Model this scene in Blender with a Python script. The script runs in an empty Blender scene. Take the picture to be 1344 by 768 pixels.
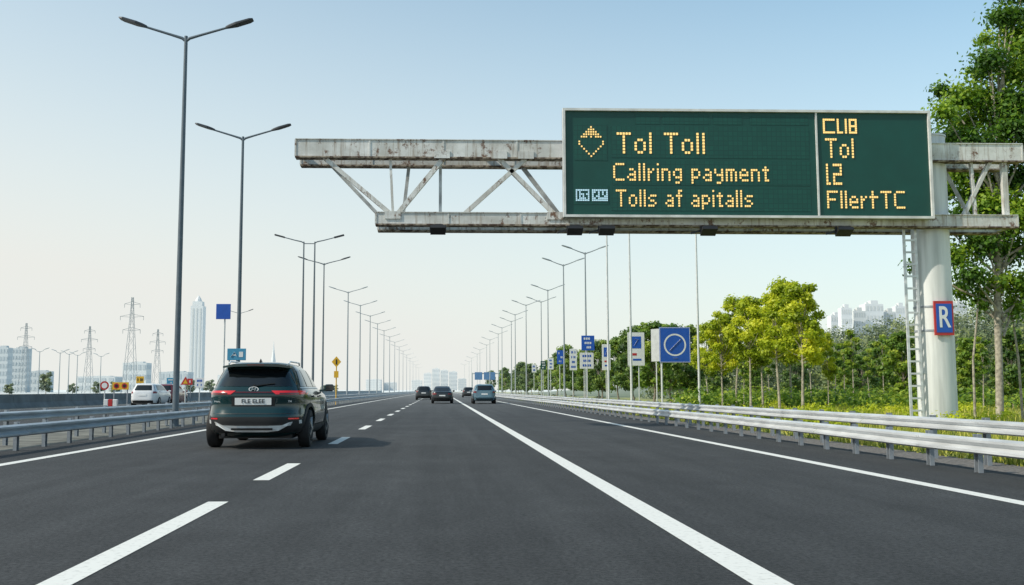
import bpy, math, random
import numpy as np
from mathutils import Vector, Matrix
R = math.radians
random.seed(7)
S = bpy.context.scene
COL = S.collection
F = 1307.0
SH = 58.5
CAMH = 1.1
# ------------------------------------------------------------------ camera
cd = bpy.data.cameras.new('camera')
cam = bpy.data.objects.new('camera', cd)
COL.objects.link(cam)
cam.location = (0, 0, CAMH)
cam.rotation_euler = (R(90) + math.atan(128 / F), 0, R(-1.6))
cd.sensor_width = 36
cd.lens = 36 * F / 1344
cd.shift_x = SH / 1344
cd.clip_start = .1
cd.clip_end = 20000
S.camera = cam
M3 = cam.rotation_euler.to_matrix()
cr, cu, cf = M3.col[0], M3.col[1], -M3.col[2]

def at(px, py, Y):
    d = cf + cr * ((px - 672 + SH) / F) + cu * ((384 - py) / F)
    return Vector((0, 0, CAMH)) + d * (Y / d.y)

def gx(px, Y, py=515):
    return at(px, py, Y).x

# ------------------------------------------------------------------ world
SUN_AZ, SUN_EL = R(-108), R(40)
w = bpy.data.worlds.new('World')
S.world = w
w.use_nodes = True
nt = w.node_tree
bg = nt.nodes['Background']
sky = nt.nodes.new('ShaderNodeTexSky')
sky.sky_type = 'NISHITA'
sky.sun_disc = False
sky.sun_elevation = SUN_EL
sky.sun_rotation = SUN_AZ % (2 * math.pi)
sky.air_density = 1.0
sky.dust_density = .5
sky.ozone_density = 1.0
bg.inputs[1].default_value = .12
def wn(kind, op=None, **kw):
    n = nt.nodes.new(kind)
    if op:
        n.operation = op
    return n
tcw = wn('ShaderNodeTexCoord')
sep = wn('ShaderNodeSeparateXYZ')
nt.links.new(tcw.outputs['Generated'], sep.inputs[0])
# atmospheric haze: thick at the horizon, thinner overhead, brighter towards the sun side (left)
mz = wn('ShaderNodeMapRange')
mz.interpolation_type = 'SMOOTHSTEP'
mz.inputs['From Min'].default_value = -.10
mz.inputs['From Max'].default_value = .54
mz.inputs['To Min'].default_value = 1.04
mz.inputs['To Max'].default_value = .06
nt.links.new(sep.outputs['Z'], mz.inputs['Value'])
mxx = wn('ShaderNodeMapRange')
mxx.inputs['From Min'].default_value = -.5
mxx.inputs['From Max'].default_value = .5
mxx.inputs['To Min'].default_value = .27
mxx.inputs['To Max'].default_value = -.10
nt.links.new(sep.outputs['X'], mxx.inputs['Value'])
ad = wn('ShaderNodeMath', 'ADD')
ad.use_clamp = True
nt.links.new(mz.outputs[0], ad.inputs[0])
nt.links.new(mxx.outputs[0], ad.inputs[1])
gain = wn('ShaderNodeMix')
gain.data_type = 'RGBA'
gain.blend_type = 'MULTIPLY'
gain.inputs['Factor'].default_value = 1
nt.links.new(sky.outputs[0], gain.inputs['A'])
gain.inputs['B'].default_value = (1.30, 1.75, 1.62, 1)
hz = wn('ShaderNodeMix')
hz.data_type = 'RGBA'
nt.links.new(ad.outputs[0], hz.inputs['Factor'])
nt.links.new(gain.outputs['Result'], hz.inputs['A'])
hz.inputs['B'].default_value = (6.95, 7.05, 6.70, 1)
nt.links.new(hz.outputs['Result'], bg.inputs[0])
sl = bpy.data.lights.new('sun', 'SUN')
sl.energy = 4.2
sl.angle = R(.6)
sl.color = (1, .91, .77)
so = bpy.data.objects.new('sun', sl)
COL.objects.link(so)
sd = Vector((math.sin(SUN_AZ) * math.cos(SUN_EL), math.cos(SUN_AZ) * math.cos(SUN_EL), math.sin(SUN_EL)))
so.rotation_euler = sd.to_track_quat('Z', 'Y').to_euler()
S.view_settings.view_transform = 'Standard'
S.view_settings.look = 'None'
S.view_settings.exposure = 0

# ------------------------------------------------------------------ materials
def haze_tint(t, src, k=700.0, start=45.0, col=(.72, .75, .74), mx_=.96):
    # distance haze painted into the base colour, growing away from the world origin
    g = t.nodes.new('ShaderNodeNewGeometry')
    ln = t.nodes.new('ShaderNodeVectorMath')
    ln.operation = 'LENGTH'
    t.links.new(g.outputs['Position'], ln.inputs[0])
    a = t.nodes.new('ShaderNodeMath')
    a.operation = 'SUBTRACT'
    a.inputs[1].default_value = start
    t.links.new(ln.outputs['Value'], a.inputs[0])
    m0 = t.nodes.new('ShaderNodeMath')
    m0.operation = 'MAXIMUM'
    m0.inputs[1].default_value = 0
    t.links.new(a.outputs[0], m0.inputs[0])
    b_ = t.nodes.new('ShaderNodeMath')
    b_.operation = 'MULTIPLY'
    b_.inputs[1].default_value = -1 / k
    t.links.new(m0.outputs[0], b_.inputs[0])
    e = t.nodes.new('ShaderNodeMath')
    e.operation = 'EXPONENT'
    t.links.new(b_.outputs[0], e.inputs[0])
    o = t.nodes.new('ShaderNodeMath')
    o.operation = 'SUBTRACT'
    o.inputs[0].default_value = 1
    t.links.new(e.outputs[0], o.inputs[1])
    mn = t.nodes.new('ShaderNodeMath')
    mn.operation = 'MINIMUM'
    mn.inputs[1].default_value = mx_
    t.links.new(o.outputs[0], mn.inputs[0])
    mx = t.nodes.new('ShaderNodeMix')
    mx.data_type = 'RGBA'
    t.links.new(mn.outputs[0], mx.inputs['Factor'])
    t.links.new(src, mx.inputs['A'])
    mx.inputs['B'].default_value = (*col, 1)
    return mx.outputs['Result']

def pm(name, col, rough=.6, metal=0, var=.12, scale=4, bump=0, emis=None, es=1, coat=0, stretch=None, col2=None, lo=.35, hi=.65, det=6, air=0):
    m = bpy.data.materials.new(name)
    m.use_nodes = True
    t = m.node_tree
    p = t.nodes['Principled BSDF']
    p.inputs['Roughness'].default_value = rough
    p.inputs['Metallic'].default_value = metal
    if coat:
        p.inputs['Coat Weight'].default_value = coat
        p.inputs['Coat Roughness'].default_value = .03
    tc = t.nodes.new('ShaderNodeTexCoord')
    mp = t.nodes.new('ShaderNodeMapping')
    if stretch:
        mp.inputs['Scale'].default_value = stretch
    t.links.new(tc.outputs['Object'], mp.inputs[0])
    n = t.nodes.new('ShaderNodeTexNoise')
    n.inputs['Scale'].default_value = scale
    n.inputs['Detail'].default_value = det
    t.links.new(mp.outputs[0], n.inputs['Vector'])
    r = t.nodes.new('ShaderNodeValToRGB')
    r.color_ramp.elements[0].position = lo
    r.color_ramp.elements[1].position = hi
    a = [c * (1 - var) for c in col]
    b = [min(1, c * (1 + var)) for c in col] if col2 is None else col2
    r.color_ramp.elements[0].color = (*a, 1)
    r.color_ramp.elements[1].color = (*b, 1)
    t.links.new(n.outputs[0], r.inputs[0])
    src = r.outputs[0]
    if air:
        src = haze_tint(t, src, air)
    t.links.new(src, p.inputs['Base Color'])
    if bump:
        bn = t.nodes.new('ShaderNodeBump')
        bn.inputs['Strength'].default_value = bump
        bn.inputs['Distance'].default_value = .02
        t.links.new(n.outputs[0], bn.inputs['Height'])
        t.links.new(bn.outputs[0], p.inputs['Normal'])
    if emis:
        p.inputs['Emission Color'].default_value = (*emis, 1)
        p.inputs['Emission Strength'].default_value = es
    return m

def leafmat(name, dark, mid, light, trans=.35, air=800):
    m = bpy.data.materials.new(name)
    m.use_nodes = True
    t = m.node_tree
    p = t.nodes['Principled BSDF']
    p.inputs['Roughness'].default_value = .55
    a = t.nodes.new('ShaderNodeAttribute')
    a.attribute_name = 'tone'
    r = t.nodes.new('ShaderNodeValToRGB')
    e = r.color_ramp.elements
    e[0].position = .1
    e[0].color = (*dark, 1)
    e[1].position = .9
    e[1].color = (*light, 1)
    k = e.new(.5)
    k.color = (*mid, 1)
    t.links.new(a.outputs['Fac'], r.inputs[0])
    src = haze_tint(t, r.outputs[0], air, 60, (.60, .66, .62))
    t.links.new(src, p.inputs['Base Color'])
    tr = t.nodes.new('ShaderNodeBsdfTranslucent')
    t.links.new(src, tr.inputs[0])
    mx = t.nodes.new('ShaderNodeMixShader')
    mx.inputs[0].default_value = trans
    t.links.new(p.outputs[0], mx.inputs[1])
    t.links.new(tr.outputs[0], mx.inputs[2])
    t.links.new(mx.outputs[0], t.nodes['Material Output'].inputs[0])
    return m

def asphalt(name, base):
    m = bpy.data.materials.new(name)
    m.use_nodes = True
    t = m.node_tree
    p = t.nodes['Principled BSDF']
    p.inputs['Roughness'].default_value = .8
    p.inputs['Specular IOR Level'].default_value = .35
    tc = t.nodes.new('ShaderNodeTexCoord')
    def noise(scale, det, st=None, rg=.65):
        n = t.nodes.new('ShaderNodeTexNoise')
        n.inputs['Scale'].default_value = scale
        n.inputs['Detail'].default_value = det
        n.inputs['Roughness'].default_value = rg
        if st:
            mp = t.nodes.new('ShaderNodeMapping')
            mp.inputs['Scale'].default_value = st
            t.links.new(tc.outputs['Object'], mp.inputs[0])
            t.links.new(mp.outputs[0], n.inputs['Vector'])
        else:
            t.links.new(tc.outputs['Object'], n.inputs['Vector'])
        return n
    def ramp(n, lo, hi, a, b):
        r = t.nodes.new('ShaderNodeMapRange')
        r.inputs['From Min'].default_value = lo
        r.inputs['From Max'].default_value = hi
        r.inputs['To Min'].default_value = a
        r.inputs['To Max'].default_value = b
        t.links.new(n.outputs[0], r.inputs['Value'])
        return r
    def mul(x, y):
        k = t.nodes.new('ShaderNodeMath')
        k.operation = 'MULTIPLY'
        t.links.new(x.outputs[0], k.inputs[0])
        t.links.new(y.outputs[0], k.inputs[1])
        return k
    f = noise(26, 7, None, .9)
    a = ramp(f, .40, .60, .30, 1.9)
    b = ramp(noise(1.0, 5, (1.5, .03, 1)), .3, .7, .72, 1.28)
    c = ramp(noise(.30, 6), .3, .7, .78, 1.22)
    d = ramp(noise(2.2, 6, (1, .45, 1), .7), .3, .7, .82, 1.18)
    k = mul(mul(mul(a, b), c), d)
    v = t.nodes.new('ShaderNodeVectorMath')
    v.operation = 'SCALE'
    v.inputs[0].default_value = base
    t.links.new(k.outputs[0], v.inputs['Scale'])
    t.links.new(haze_tint(t, v.outputs[0], 1100, 40), p.inputs['Base Color'])
    bn = t.nodes.new('ShaderNodeBump')
    bn.inputs['Strength'].default_value = .7
    bn.inputs['Distance'].default_value = .015
    t.links.new(f.outputs[0], bn.inputs['Height'])
    t.links.new(bn.outputs[0], p.inputs['Normal'])
    return m

MT = {}
MT['asphalt'] = asphalt('asphalt', (.036, .0375, .0385))
MT['line'] = pm('road_paint', (.50, .50, .47), .7, var=.0, scale=22, col2=(.70, .70, .66), lo=.28, hi=.46, bump=.1, det=9)
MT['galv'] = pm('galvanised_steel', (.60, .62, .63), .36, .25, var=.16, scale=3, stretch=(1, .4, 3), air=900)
MT['galv_blue'] = pm('blue_grey_steel', (.36, .41, .45), .45, .2, var=.16, scale=3, stretch=(1, .4, 3), air=700)  # darker blue-grey variant of the galvanised steel, left rails only
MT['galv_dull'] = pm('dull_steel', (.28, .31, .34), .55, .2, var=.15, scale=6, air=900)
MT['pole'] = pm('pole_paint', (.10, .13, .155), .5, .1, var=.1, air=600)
MT['pole_far'] = pm('pole_haze', (.20, .24, .27), .6, 0, var=.05, air=330)  # paler variant of the pole paint, distance haze put into the colour
MT['pole_white'] = pm('pole_white', (.55, .57, .57), .5, 0, var=.08, air=900)
MT['head'] = pm('lamp_head', (.04, .045, .052), .5, .1)
MT['gantry'] = pm('gantry_paint', (.58, .59, .57), .55, 0, var=.10, scale=2.2, col2=(.72, .73, .71))
MT['column'] = pm('column_paint', (.50, .52, .51), .5, 0, var=.06, scale=1.6, stretch=(3, 3, .25), col2=(.68, .70, .69), lo=.32, hi=.6)
MT['darkmetal'] = pm('dark_metal', (.02, .021, .023), .5, .2)
MT['green'] = pm('sign_green', (.001, .060, .046), .5, 0, var=.08, scale=1.4)
MT['white'] = pm('white_paint', (.70, .71, .71), .45, 0, var=.04)
MT['plate'] = pm('plate_white', (.80, .81, .80), .45, 0, var=.01)
MT['blue'] = pm('sign_blue', (.010, .085, .42), .4, 0, var=.05)
MT['teal'] = pm('sign_teal_blue', (.05, .26, .42), .4, 0, var=.08)
MT['red'] = pm('sign_red', (.45, .03, .03), .4, 0, var=.05)
MT['yellow'] = pm('sign_yellow', (.70, .40, .02), .5, 0, var=.06)
MT['black'] = pm('black_plastic', (.012, .012, .013), .5)
MT['amber'] = pm('amber_diode', (.7, .45, .14), .5, 0, var=0, emis=(1, .66, .24), es=.82)
MT['paleled'] = pm('pale_diode', (.4, .6, .7), .5, 0, var=0, emis=(.55, .8, .95), es=.5)
MT['concrete_dark'] = pm('concrete_dark', (.11, .125, .13), .85, 0, var=.25, scale=1, air=500)
MT['bark'] = pm('bark', (.18, .15, .11), .9, 0, var=.35, scale=9, bump=.3, air=700)
MT['bark_pale'] = pm('bark_pale', (.32, .29, .23), .85, 0, var=.4, scale=8, bump=.3)
MT['haze_a'] = pm('haze_wall', (.62, .64, .64), .9, 0, var=.03, air=1500)  # haze materials: distance paleness is put into the base colours
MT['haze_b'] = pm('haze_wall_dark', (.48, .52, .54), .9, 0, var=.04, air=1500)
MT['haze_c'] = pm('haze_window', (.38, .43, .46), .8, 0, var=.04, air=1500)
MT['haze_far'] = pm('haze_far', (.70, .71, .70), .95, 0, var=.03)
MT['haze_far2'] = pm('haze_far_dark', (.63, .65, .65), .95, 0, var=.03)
MT['glass'] = pm('car_glass', (.006, .008, .009), .05, 0, var=0, coat=.3)
MT['tyre'] = pm('tyre_rubber', (.014, .014, .015), .8)
MT['rim'] = pm('alloy_rim', (.30, .31, .32), .35, .8)
MT['chrome'] = pm('brushed_chrome', (.74, .76, .76), .3, .2)
MT['cladding'] = pm('cladding', (.009, .010, .011), .6)
MT['tail'] = pm('tail_lens', (.45, .008, .012), .2, 0, var=0, emis=(1, .04, .05), es=.18, coat=.6)
MT['tail_far'] = pm('tail_lens_far', (.22, .012, .014), .3, 0, var=0)
MT['tail_dark'] = pm('tail_lens_dark', (.07, .004, .006), .2, 0, var=0, coat=.6)
MT['paint_teal'] = pm('dark_teal_paint', (.003, .026, .028), .18, 0, var=.02, coat=.7)
MT['paint_teal'].node_tree.nodes['Principled BSDF'].inputs['Specular IOR Level'].default_value = .3
MT['paint_black'] = pm('black_paint', (.008, .010, .012), .3, 0, var=.02, coat=.6)
MT['paint_white'] = pm('white_car_paint', (.68, .69, .70), .3, 0, var=.02, coat=1)
MT['paint_silver'] = pm('blue_teal_paint', (.085, .17, .22), .25, .1, var=.02, coat=1)
MT['paint_darkred'] = pm('dark_red_paint', (.16, .018, .020), .25, .1, var=.02, coat=1)
LF_YG = leafmat('leaf_yellow_green', (.14, .21, .012), (.42, .52, .022), (.76, .75, .045), .5)
LF_G = leafmat('leaf_green', (.05, .12, .014), (.17, .30, .024), (.42, .50, .045), .45)
LF_D = leafmat('leaf_dark', (.025, .075, .013), (.09, .18, .022), (.26, .36, .038), .4)
LF_W = leafmat('leaf_woods', (.03, .065, .02), (.12, .17, .04), (.32, .36, .07), .35, 620)
LF_GR = leafmat('grass_blade', (.14, .19, .02), (.34, .38, .05), (.60, .54, .10), .3)
LF_BIG = leafmat('leaf_big_tree', (.025, .075, .010), (.11, .24, .018), (.38, .52, .035), .5)

# ------------------------------------------------------------------ mesh builder
def rootloc(p):
    v = Vector((0, 0, 0))
    while p:
        v += p.location
        p = p.parent
    return v

class MB:
    def __init__(s):
        s.v = []
        s.f = []
        s.m = []
    def add(s, vs, fs, mi=0):
        o = len(s.v)
        s.v += [tuple(x) for x in vs]
        s.f += [tuple(i + o for i in f) for f in fs]
        s.m += [mi] * len(fs)
    def box(s, c, d, rot=None, mi=0, top=1.0):
        vs = []
        for z in (-1, 1):
            k = top if z > 0 else 1
            for x, y in ((-1, -1), (1, -1), (1, 1), (-1, 1)):
                p = Vector((x * d[0] / 2 * k, y * d[1] / 2 * k, z * d[2] / 2))
                if rot is not None:
                    p = rot @ p
                vs.append(p + Vector(c))
        s.add(vs, [(3, 2, 1, 0), (4, 5, 6, 7), (0, 1, 5, 4), (1, 2, 6, 5), (2, 3, 7, 6), (3, 0, 4, 7)], mi)
    def bevbox(s, c, d, b, mi=0):
        x, y, z = d[0] / 2, d[1] / 2, d[2] / 2
        def loop(k, zz):
            X, Y = x - k, y - k
            return [(-X + b, -Y, zz), (X - b, -Y, zz), (X, -Y + b, zz), (X, Y - b, zz), (X - b, Y, zz), (-X + b, Y, zz), (-X, Y - b, zz), (-X, -Y + b, zz)]
        L = [loop(b, -z), loop(0, -z + b), loop(0, z - b), loop(b, z)]
        vs = [Vector(p) + Vector(c) for l in L for p in l]
        fs = [tuple(range(7, -1, -1)), tuple(range(24, 32))]
        for k in range(3):
            for i in range(8):
                j = (i + 1) % 8
                fs.append((k * 8 + i, k * 8 + j, k * 8 + 8 + j, k * 8 + 8 + i))
        s.add(vs, fs, mi)
    def tube(s, pts, rs, n=10, mi=0, cap=True):
        pts = [Vector(p) for p in pts]
        if not hasattr(rs, '__len__'):
            rs = [rs] * len(pts)
        vs = []
        prev = None
        for i, p in enumerate(pts):
            a = pts[max(0, i - 1)]
            b = pts[min(len(pts) - 1, i + 1)]
            d = (b - a).normalized()
            if prev is None:
                u = d.orthogonal().normalized()
            else:
                u = (prev - d * prev.dot(d)).normalized()
            prev = u
            v = d.cross(u)
            for k in range(n):
                t = 2 * math.pi * k / n
                vs.append(p + (u * math.cos(t) + v * math.sin(t)) * rs[i])
        fs = []
        for i in range(len(pts) - 1):
            for k in range(n):
                j = (k + 1) % n
                fs.append((i * n + k, i * n + j, (i + 1) * n + j, (i + 1) * n + k))
        if cap:
            fs.append(tuple(range(n - 1, -1, -1)))
            fs.append(tuple(range((len(pts) - 1) * n, len(pts) * n)))
        s.add(vs, fs, mi)
    def bar(s, a, b, wx, wy, mi=0):
        a, b = Vector(a), Vector(b)
        d = b - a
        q = d.to_track_quat('Z', 'Y').to_matrix()
        s.box((a + b) / 2, (wx, wy, d.length), q, mi)
    def sheet(s, x0, x1, y0, y1, z, mi=0):
        s.add([(x0, y0, z), (x1, y0, z), (x1, y1, z), (x0, y1, z)], [(0, 1, 2, 3)], mi)
    def build(s, name, mats, parent=None, world=False, smooth=False, ang=35):
        me = bpy.data.meshes.new(name)
        v = s.v
        if world and parent:
            o = rootloc(parent)
            v = [(x - o.x, y - o.y, z - o.z) for x, y, z in v]
        me.from_pydata(v, [], s.f)
        if not isinstance(mats, (list, tuple)):
            mats = [mats]
        for m in mats:
            me.materials.append(m)
        if len(mats) > 1:
            me.polygons.foreach_set('material_index', s.m)
        if smooth:
            me.polygons.foreach_set('use_smooth', [True] * len(me.polygons))
            me.set_sharp_from_angle(angle=R(ang))
        me.update()
        o = bpy.data.objects.new(name, me)
        COL.objects.link(o)
        if parent:
            o.parent = parent
        return o

def tag(o, label, cat, group=None, kind=None):
    o['label'] = label
    o['category'] = cat
    if group:
        o['group'] = group
    if kind:
        o['kind'] = kind
    return o

def thing(name, label, cat, loc, rz=0, group=None):
    o = bpy.data.objects.new(name, None)
    o.empty_display_size = .2
    COL.objects.link(o)
    o.location = loc
    o.rotation_euler = (0, 0, rz)
    return tag(o, label, cat, group)

def struct(o):
    o['kind'] = 'structure'
    return o

def dup(o, loc, rz=None, sc=None, label=None, group=None):
    r = o.copy()
    COL.objects.link(r)
    r.location = loc
    if rz is not None:
        r.rotation_euler = (0, 0, rz)
    if sc is not None:
        r.scale = sc
    if label:
        r['label'] = label
    if group:
        r['group'] = group
    for ch in list(o.children):
        c = ch.copy()
        COL.objects.link(c)
        c.parent = r
        for g in list(ch.children):
            d = g.copy()
            COL.objects.link(d)
            d.parent = c
    return r

def text_obj(txt, size, mat, name, parent, loc, depth=.004, world=True, rz=0, shear=0, sx=1):
    cu_ = bpy.data.curves.new('t', 'FONT')
    cu_.body = txt
    cu_.size = size
    cu_.align_x = 'CENTER'
    cu_.align_y = 'CENTER'
    cu_.extrude = depth
    cu_.offset = size * .012
    to = bpy.data.objects.new('t', cu_)
    COL.objects.link(to)
    bpy.context.view_layer.update()
    me = bpy.data.meshes.new_from_object(to.evaluated_get(bpy.context.evaluated_depsgraph_get()))
    bpy.data.objects.remove(to)
    off = rootloc(parent) if world else Vector((0, 0, 0))
    rm = Matrix.Rotation(rz, 3, 'Z')
    for v in me.vertices:
        p = rm @ Vector((v.co.x * sx + shear * v.co.y, -v.co.z, v.co.y))
        v.co = p + Vector(loc) - off
    me.materials.clear()
    me.materials.append(mat)
    me.name = name
    o = bpy.data.objects.new(name, me)
    COL.objects.link(o)
    o.parent = parent
    return o

# ------------------------------------------------------------------ ground, road, markings
b = MB()
b.sheet(-9000, 9000, -200, 12000, -.06)
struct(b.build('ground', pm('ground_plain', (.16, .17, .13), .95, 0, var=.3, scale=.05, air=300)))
b = MB()
b.sheet(-7.9, 7.6, -30, 1600, 0)
struct(b.build('road', MT['asphalt']))
b = MB()
b.sheet(-25, -10.2, -30, 1600, -.01)
struct(b.build('far_road', MT['asphalt']))
b = MB()
b.sheet(-10.2, -7.9, -30, 1600, -.02)
struct(b.build('median', pm('median_dirt', (.14, .14, .12), .95, 0, var=.4, scale=1.5, air=900)))
b = MB()
b.sheet(7.6, 110, -30, 700, -.03)
struct(b.build('verge', pm('verge_grass', (.15, .20, .03), .95, 0, var=.35, scale=.8, col2=(.40, .39, .08), bump=.4, air=900)))
b = MB()
b.sheet(7.6, 8.6, -30, 700, -.012)
struct(b.build('gravel_edge', pm('gravel', (.14, .13, .12), .95, 0, var=.5, scale=25, bump=.5, air=900)))

XL, XD, XS, XR = -5.87 * CAMH, -1.98 * CAMH, 1.72 * CAMH, 5.17 * CAMH
for nm, x, ww in (('left_edge_line', XL, .2), ('solid_lane_line', XS, .23), ('right_edge_line', XR, .20)):
    b = MB()
    b.sheet(x - ww / 2, x + ww / 2, -20, 1500, .004)
    struct(b.build(nm, MT['line']))
b = MB()
ds = [(3.0, 10.05), (12.4, 15.2)]
y = 20.6
while y < 420:
    ds.append((y, y + 3))
    y += 7.6
for a, c in ds:
    b.sheet(XD - .1, XD + .1, a, c, .004)
struct(b.build('dashed_lane_line', MT['line']))
b = MB()
b.sheet(-10.9, -10.75, -20, 900, -.006)
b.sheet(-24.3, -24.15, -20, 900, -.006)
struct(b.build('far_road_edge_lines', MT['line']))

# ------------------------------------------------------------------ guardrails
def guardrail(label, x, z0, z1, side, y0, y1, step, nparts, mat='galv'):
    t = thing('guardrail', label, 'guardrail', (x, y0, 0))
    hgt = z1 - z0
    prof = [(.0, 0), (-.03, .05), (-.075, .13), (-.075, .27), (-.03, .40), (-.012, .5), (-.03, .60), (-.075, .73), (-.075, .87), (-.03, .95), (0, 1)]
    b = MB()
    rj = random.Random(int(abs(x) * 10))
    yy = y0
    ys = []
    while yy < y1:
        ys.append(yy)
        yy += 4.2 if yy < 160 else 25
    ys.append(y1)
    jz = [rj.uniform(-.007, .007) for _ in ys]
    for i in range(len(ys) - 1):
        lap = .004 if i % 2 else 0
        a, c = ys[i], ys[i + 1] + (.12 if i % 2 else -.0)
        vs = []
        for yv, dz in ((a, jz[i]), (c, jz[i + 1])):
            for px_, pz_ in prof:
                vs.append((x + side * (px_ - lap), yv, z0 + pz_ * hgt + dz))
        n = len(prof)
        b.add(vs, [(k, k + 1, n + k + 1, n + k) for k in range(n - 1)])
        if a < 60:
            for q in (.2, .8):
                for dy in (.05, .11):
                    b.box((x + side * (-.082), a + dy, z0 + q * hgt), (.014, .022, .022))
    b.build('rail', MT[mat], t, world=True, smooth=True, ang=50)
    proto = None
    k = 0
    yy = y0 + .5
    rest = MB()
    while yy < y1:
        if k < nparts:
            if proto is None:
                pb = MB()
                h = z1 + .035
                pb.box((side * .10, 0, h / 2 - .05), (.012, .11, h + .1))
                pb.box((side * .07, .05, h / 2 - .05), (.06, .01, h + .1))
                pb.box((side * .07, -.05, h / 2 - .05), (.06, .01, h + .1))
                pb.box((side * .025, 0, z0 + hgt * .5), (.06, .09, hgt * .8))
                proto = pb.build('post', MT['galv_dull'], t)
                proto.location = (0, yy - y0, 0)
            else:
                o = proto.copy()
                COL.objects.link(o)
                o.parent = t
                o.location = (0, yy - y0, 0)
        elif yy < 330:
            rest.box((x + side * .08, yy, z1 / 2), (.08, .1, z1))
        k += 1
        yy += step
    if rest.v:
        o = rest.build('post', MT['galv_dull'], t, world=True)
        o['kind'] = 'stuff'
    return t

guardrail('front steel guardrail with short posts along the right edge of the road', 7.15, .255, .475, 1, 6.2, 420, 1.32, 98)
guardrail('taller rear steel guardrail behind the right roadside rail, in front of the grass', 8.05, .455, .655, 1, 6.2, 420, 1.6, 98)
guardrail('front steel guardrail on the left edge, beside the dark estate car', -7.65, .26, .485, -1, 6.2, 420, 1.32, 98, 'galv_blue')
guardrail('rear steel guardrail behind the left roadside rail, on the median', -8.75, .47, .665, -1, 6.2, 420, 2.0, 80, 'galv_blue')

t = thing('concrete_barrier', 'low dark concrete barrier beyond the far carriageway on the left', 'barrier', (-25.3, 30, 0))
b = MB()
prof = [(-.35, 0), (-.3, .1), (-.14, .35), (-.1, .85), (.1, .85), (.14, .35), (.3, .1), (.35, 0)]
for i in range(70):
    a = 18 + i * 6
    vs = [(-25.3 + p, yv, z) for yv in (a, a + 5.96) for p, z in prof]
    n = len(prof)
    b.add(vs, [(k, k + 1, n + k + 1, n + k) for k in range(n - 1)] + [tuple(range(n)), tuple(range(2 * n - 1, n - 1, -1))])
b.build('wall', MT['concrete_dark'], t, world=True)

# ------------------------------------------------------------------ street lamps
def make_lamp(label, loc, H=12.4, wide=2.0, mats=('pole', 'head'), group=None, pr=.1):
    t = thing('street_lamp', label, 'street lamp', loc, 0, group)
    b = MB()
    b.box((0, 0, .02), (.45, .45, .04))
    b.build('base_plate', MT[mats[0]], t)
    b = MB()
    b.tube([(0, 0, 0), (0, 0, .5), (0, 0, H * .5), (0, 0, H + .05)], [pr * 1.15, pr, pr * .8, pr * .55], 12)
    b.build('pole', MT[mats[0]], t, smooth=True)
    for s in (-1, 1):
        b = MB()
        pts = [(0, 0, H - .12), (s * .12, 0, H - .02), (s * .5, 0, H + .1), (s * (wide - .75), 0, H + .36)]
        b.tube(pts, [.05, .05, .042, .036], 8)
        b.build('arm', MT[mats[0]], t, smooth=True)
        b = MB()
        q = Matrix.Rotation(-s * math.atan(.33), 3, 'Y')
        vs = []
        for u, ww, hh in ((0, .05, .05), (.14, .09, .07), (.35, .16, .075), (.8, .17, .06), (.92, .12, .035)):
            c = Vector((s * (wide - .82), 0, H + .34)) + q @ Vector((s * u, 0, 0))
            for dy, dz in ((-1, -.4), (1, -.4), (1, .3), (.5, 1), (-.5, 1), (-1, .3)):
                vs.append(c + q @ Vector((0, dy * ww, dz * hh)))
        fs = [tuple(range(5, -1, -1)), tuple(range(24, 30))]
        for i in range(4):
            for k in range(6):
                j = (k + 1) % 6
                fs.append((i * 6 + k, i * 6 + j, i * 6 + 6 + j, i * 6 + 6 + k))
        b.add(vs, fs)
        b.build('lamp_head', MT[mats[1]], t)
    return t

L0 = make_lamp('tallest double-armed street lamp, nearest on the left, rising behind the guardrail', (gx(231, 31.6), 31.6, -.02), 12.5, 2.1)
dup(L0, (gx(311.5, 44.5), 44.5, -.02), label='second nearest double-armed street lamp in the left row')
LF = make_lamp('fourth double-armed lamp in the left row, just right of the twin-pole lamp', (gx(423, 89), 89, -.02), 12.4, 2.3, ('pole', 'head'), pr=.09)
dup(LF, (gx(312, 172), 172, -.02), sc=(1.0, 1, 1.15), label='lone double-armed lamp low behind the second left pole')
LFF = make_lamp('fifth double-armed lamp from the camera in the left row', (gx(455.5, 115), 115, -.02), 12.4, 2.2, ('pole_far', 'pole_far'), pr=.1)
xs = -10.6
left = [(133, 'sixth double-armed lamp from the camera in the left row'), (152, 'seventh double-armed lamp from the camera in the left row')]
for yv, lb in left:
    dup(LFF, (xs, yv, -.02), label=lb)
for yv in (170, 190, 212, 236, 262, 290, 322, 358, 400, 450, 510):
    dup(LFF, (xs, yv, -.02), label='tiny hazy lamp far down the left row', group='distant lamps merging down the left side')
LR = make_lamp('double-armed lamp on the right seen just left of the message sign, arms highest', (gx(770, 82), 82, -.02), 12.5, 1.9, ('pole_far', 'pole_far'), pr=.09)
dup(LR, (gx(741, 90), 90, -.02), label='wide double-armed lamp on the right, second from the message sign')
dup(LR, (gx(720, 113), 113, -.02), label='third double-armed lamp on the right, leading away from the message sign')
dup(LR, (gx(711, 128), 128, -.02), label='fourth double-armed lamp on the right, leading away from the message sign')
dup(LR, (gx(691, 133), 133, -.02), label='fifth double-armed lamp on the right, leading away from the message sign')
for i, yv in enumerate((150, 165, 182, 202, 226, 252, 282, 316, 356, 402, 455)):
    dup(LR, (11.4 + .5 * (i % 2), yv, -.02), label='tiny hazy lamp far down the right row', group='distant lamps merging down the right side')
LW = make_lamp('pale lamp pole rising behind the message sign, leftmost of three', (gx(799, 60), 60, -.02), 12.8, 1.9, ('pole_white', 'pole'), pr=.075)
dup(LW, (gx(829, 59), 59, -.02), label='pale lamp pole rising behind the message sign, middle of three')
dup(LW, (gx(918, 58), 58, -.02), label='pale lamp pole rising behind the message sign, rightmost of three')
tx = gx(403, 76)
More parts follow.
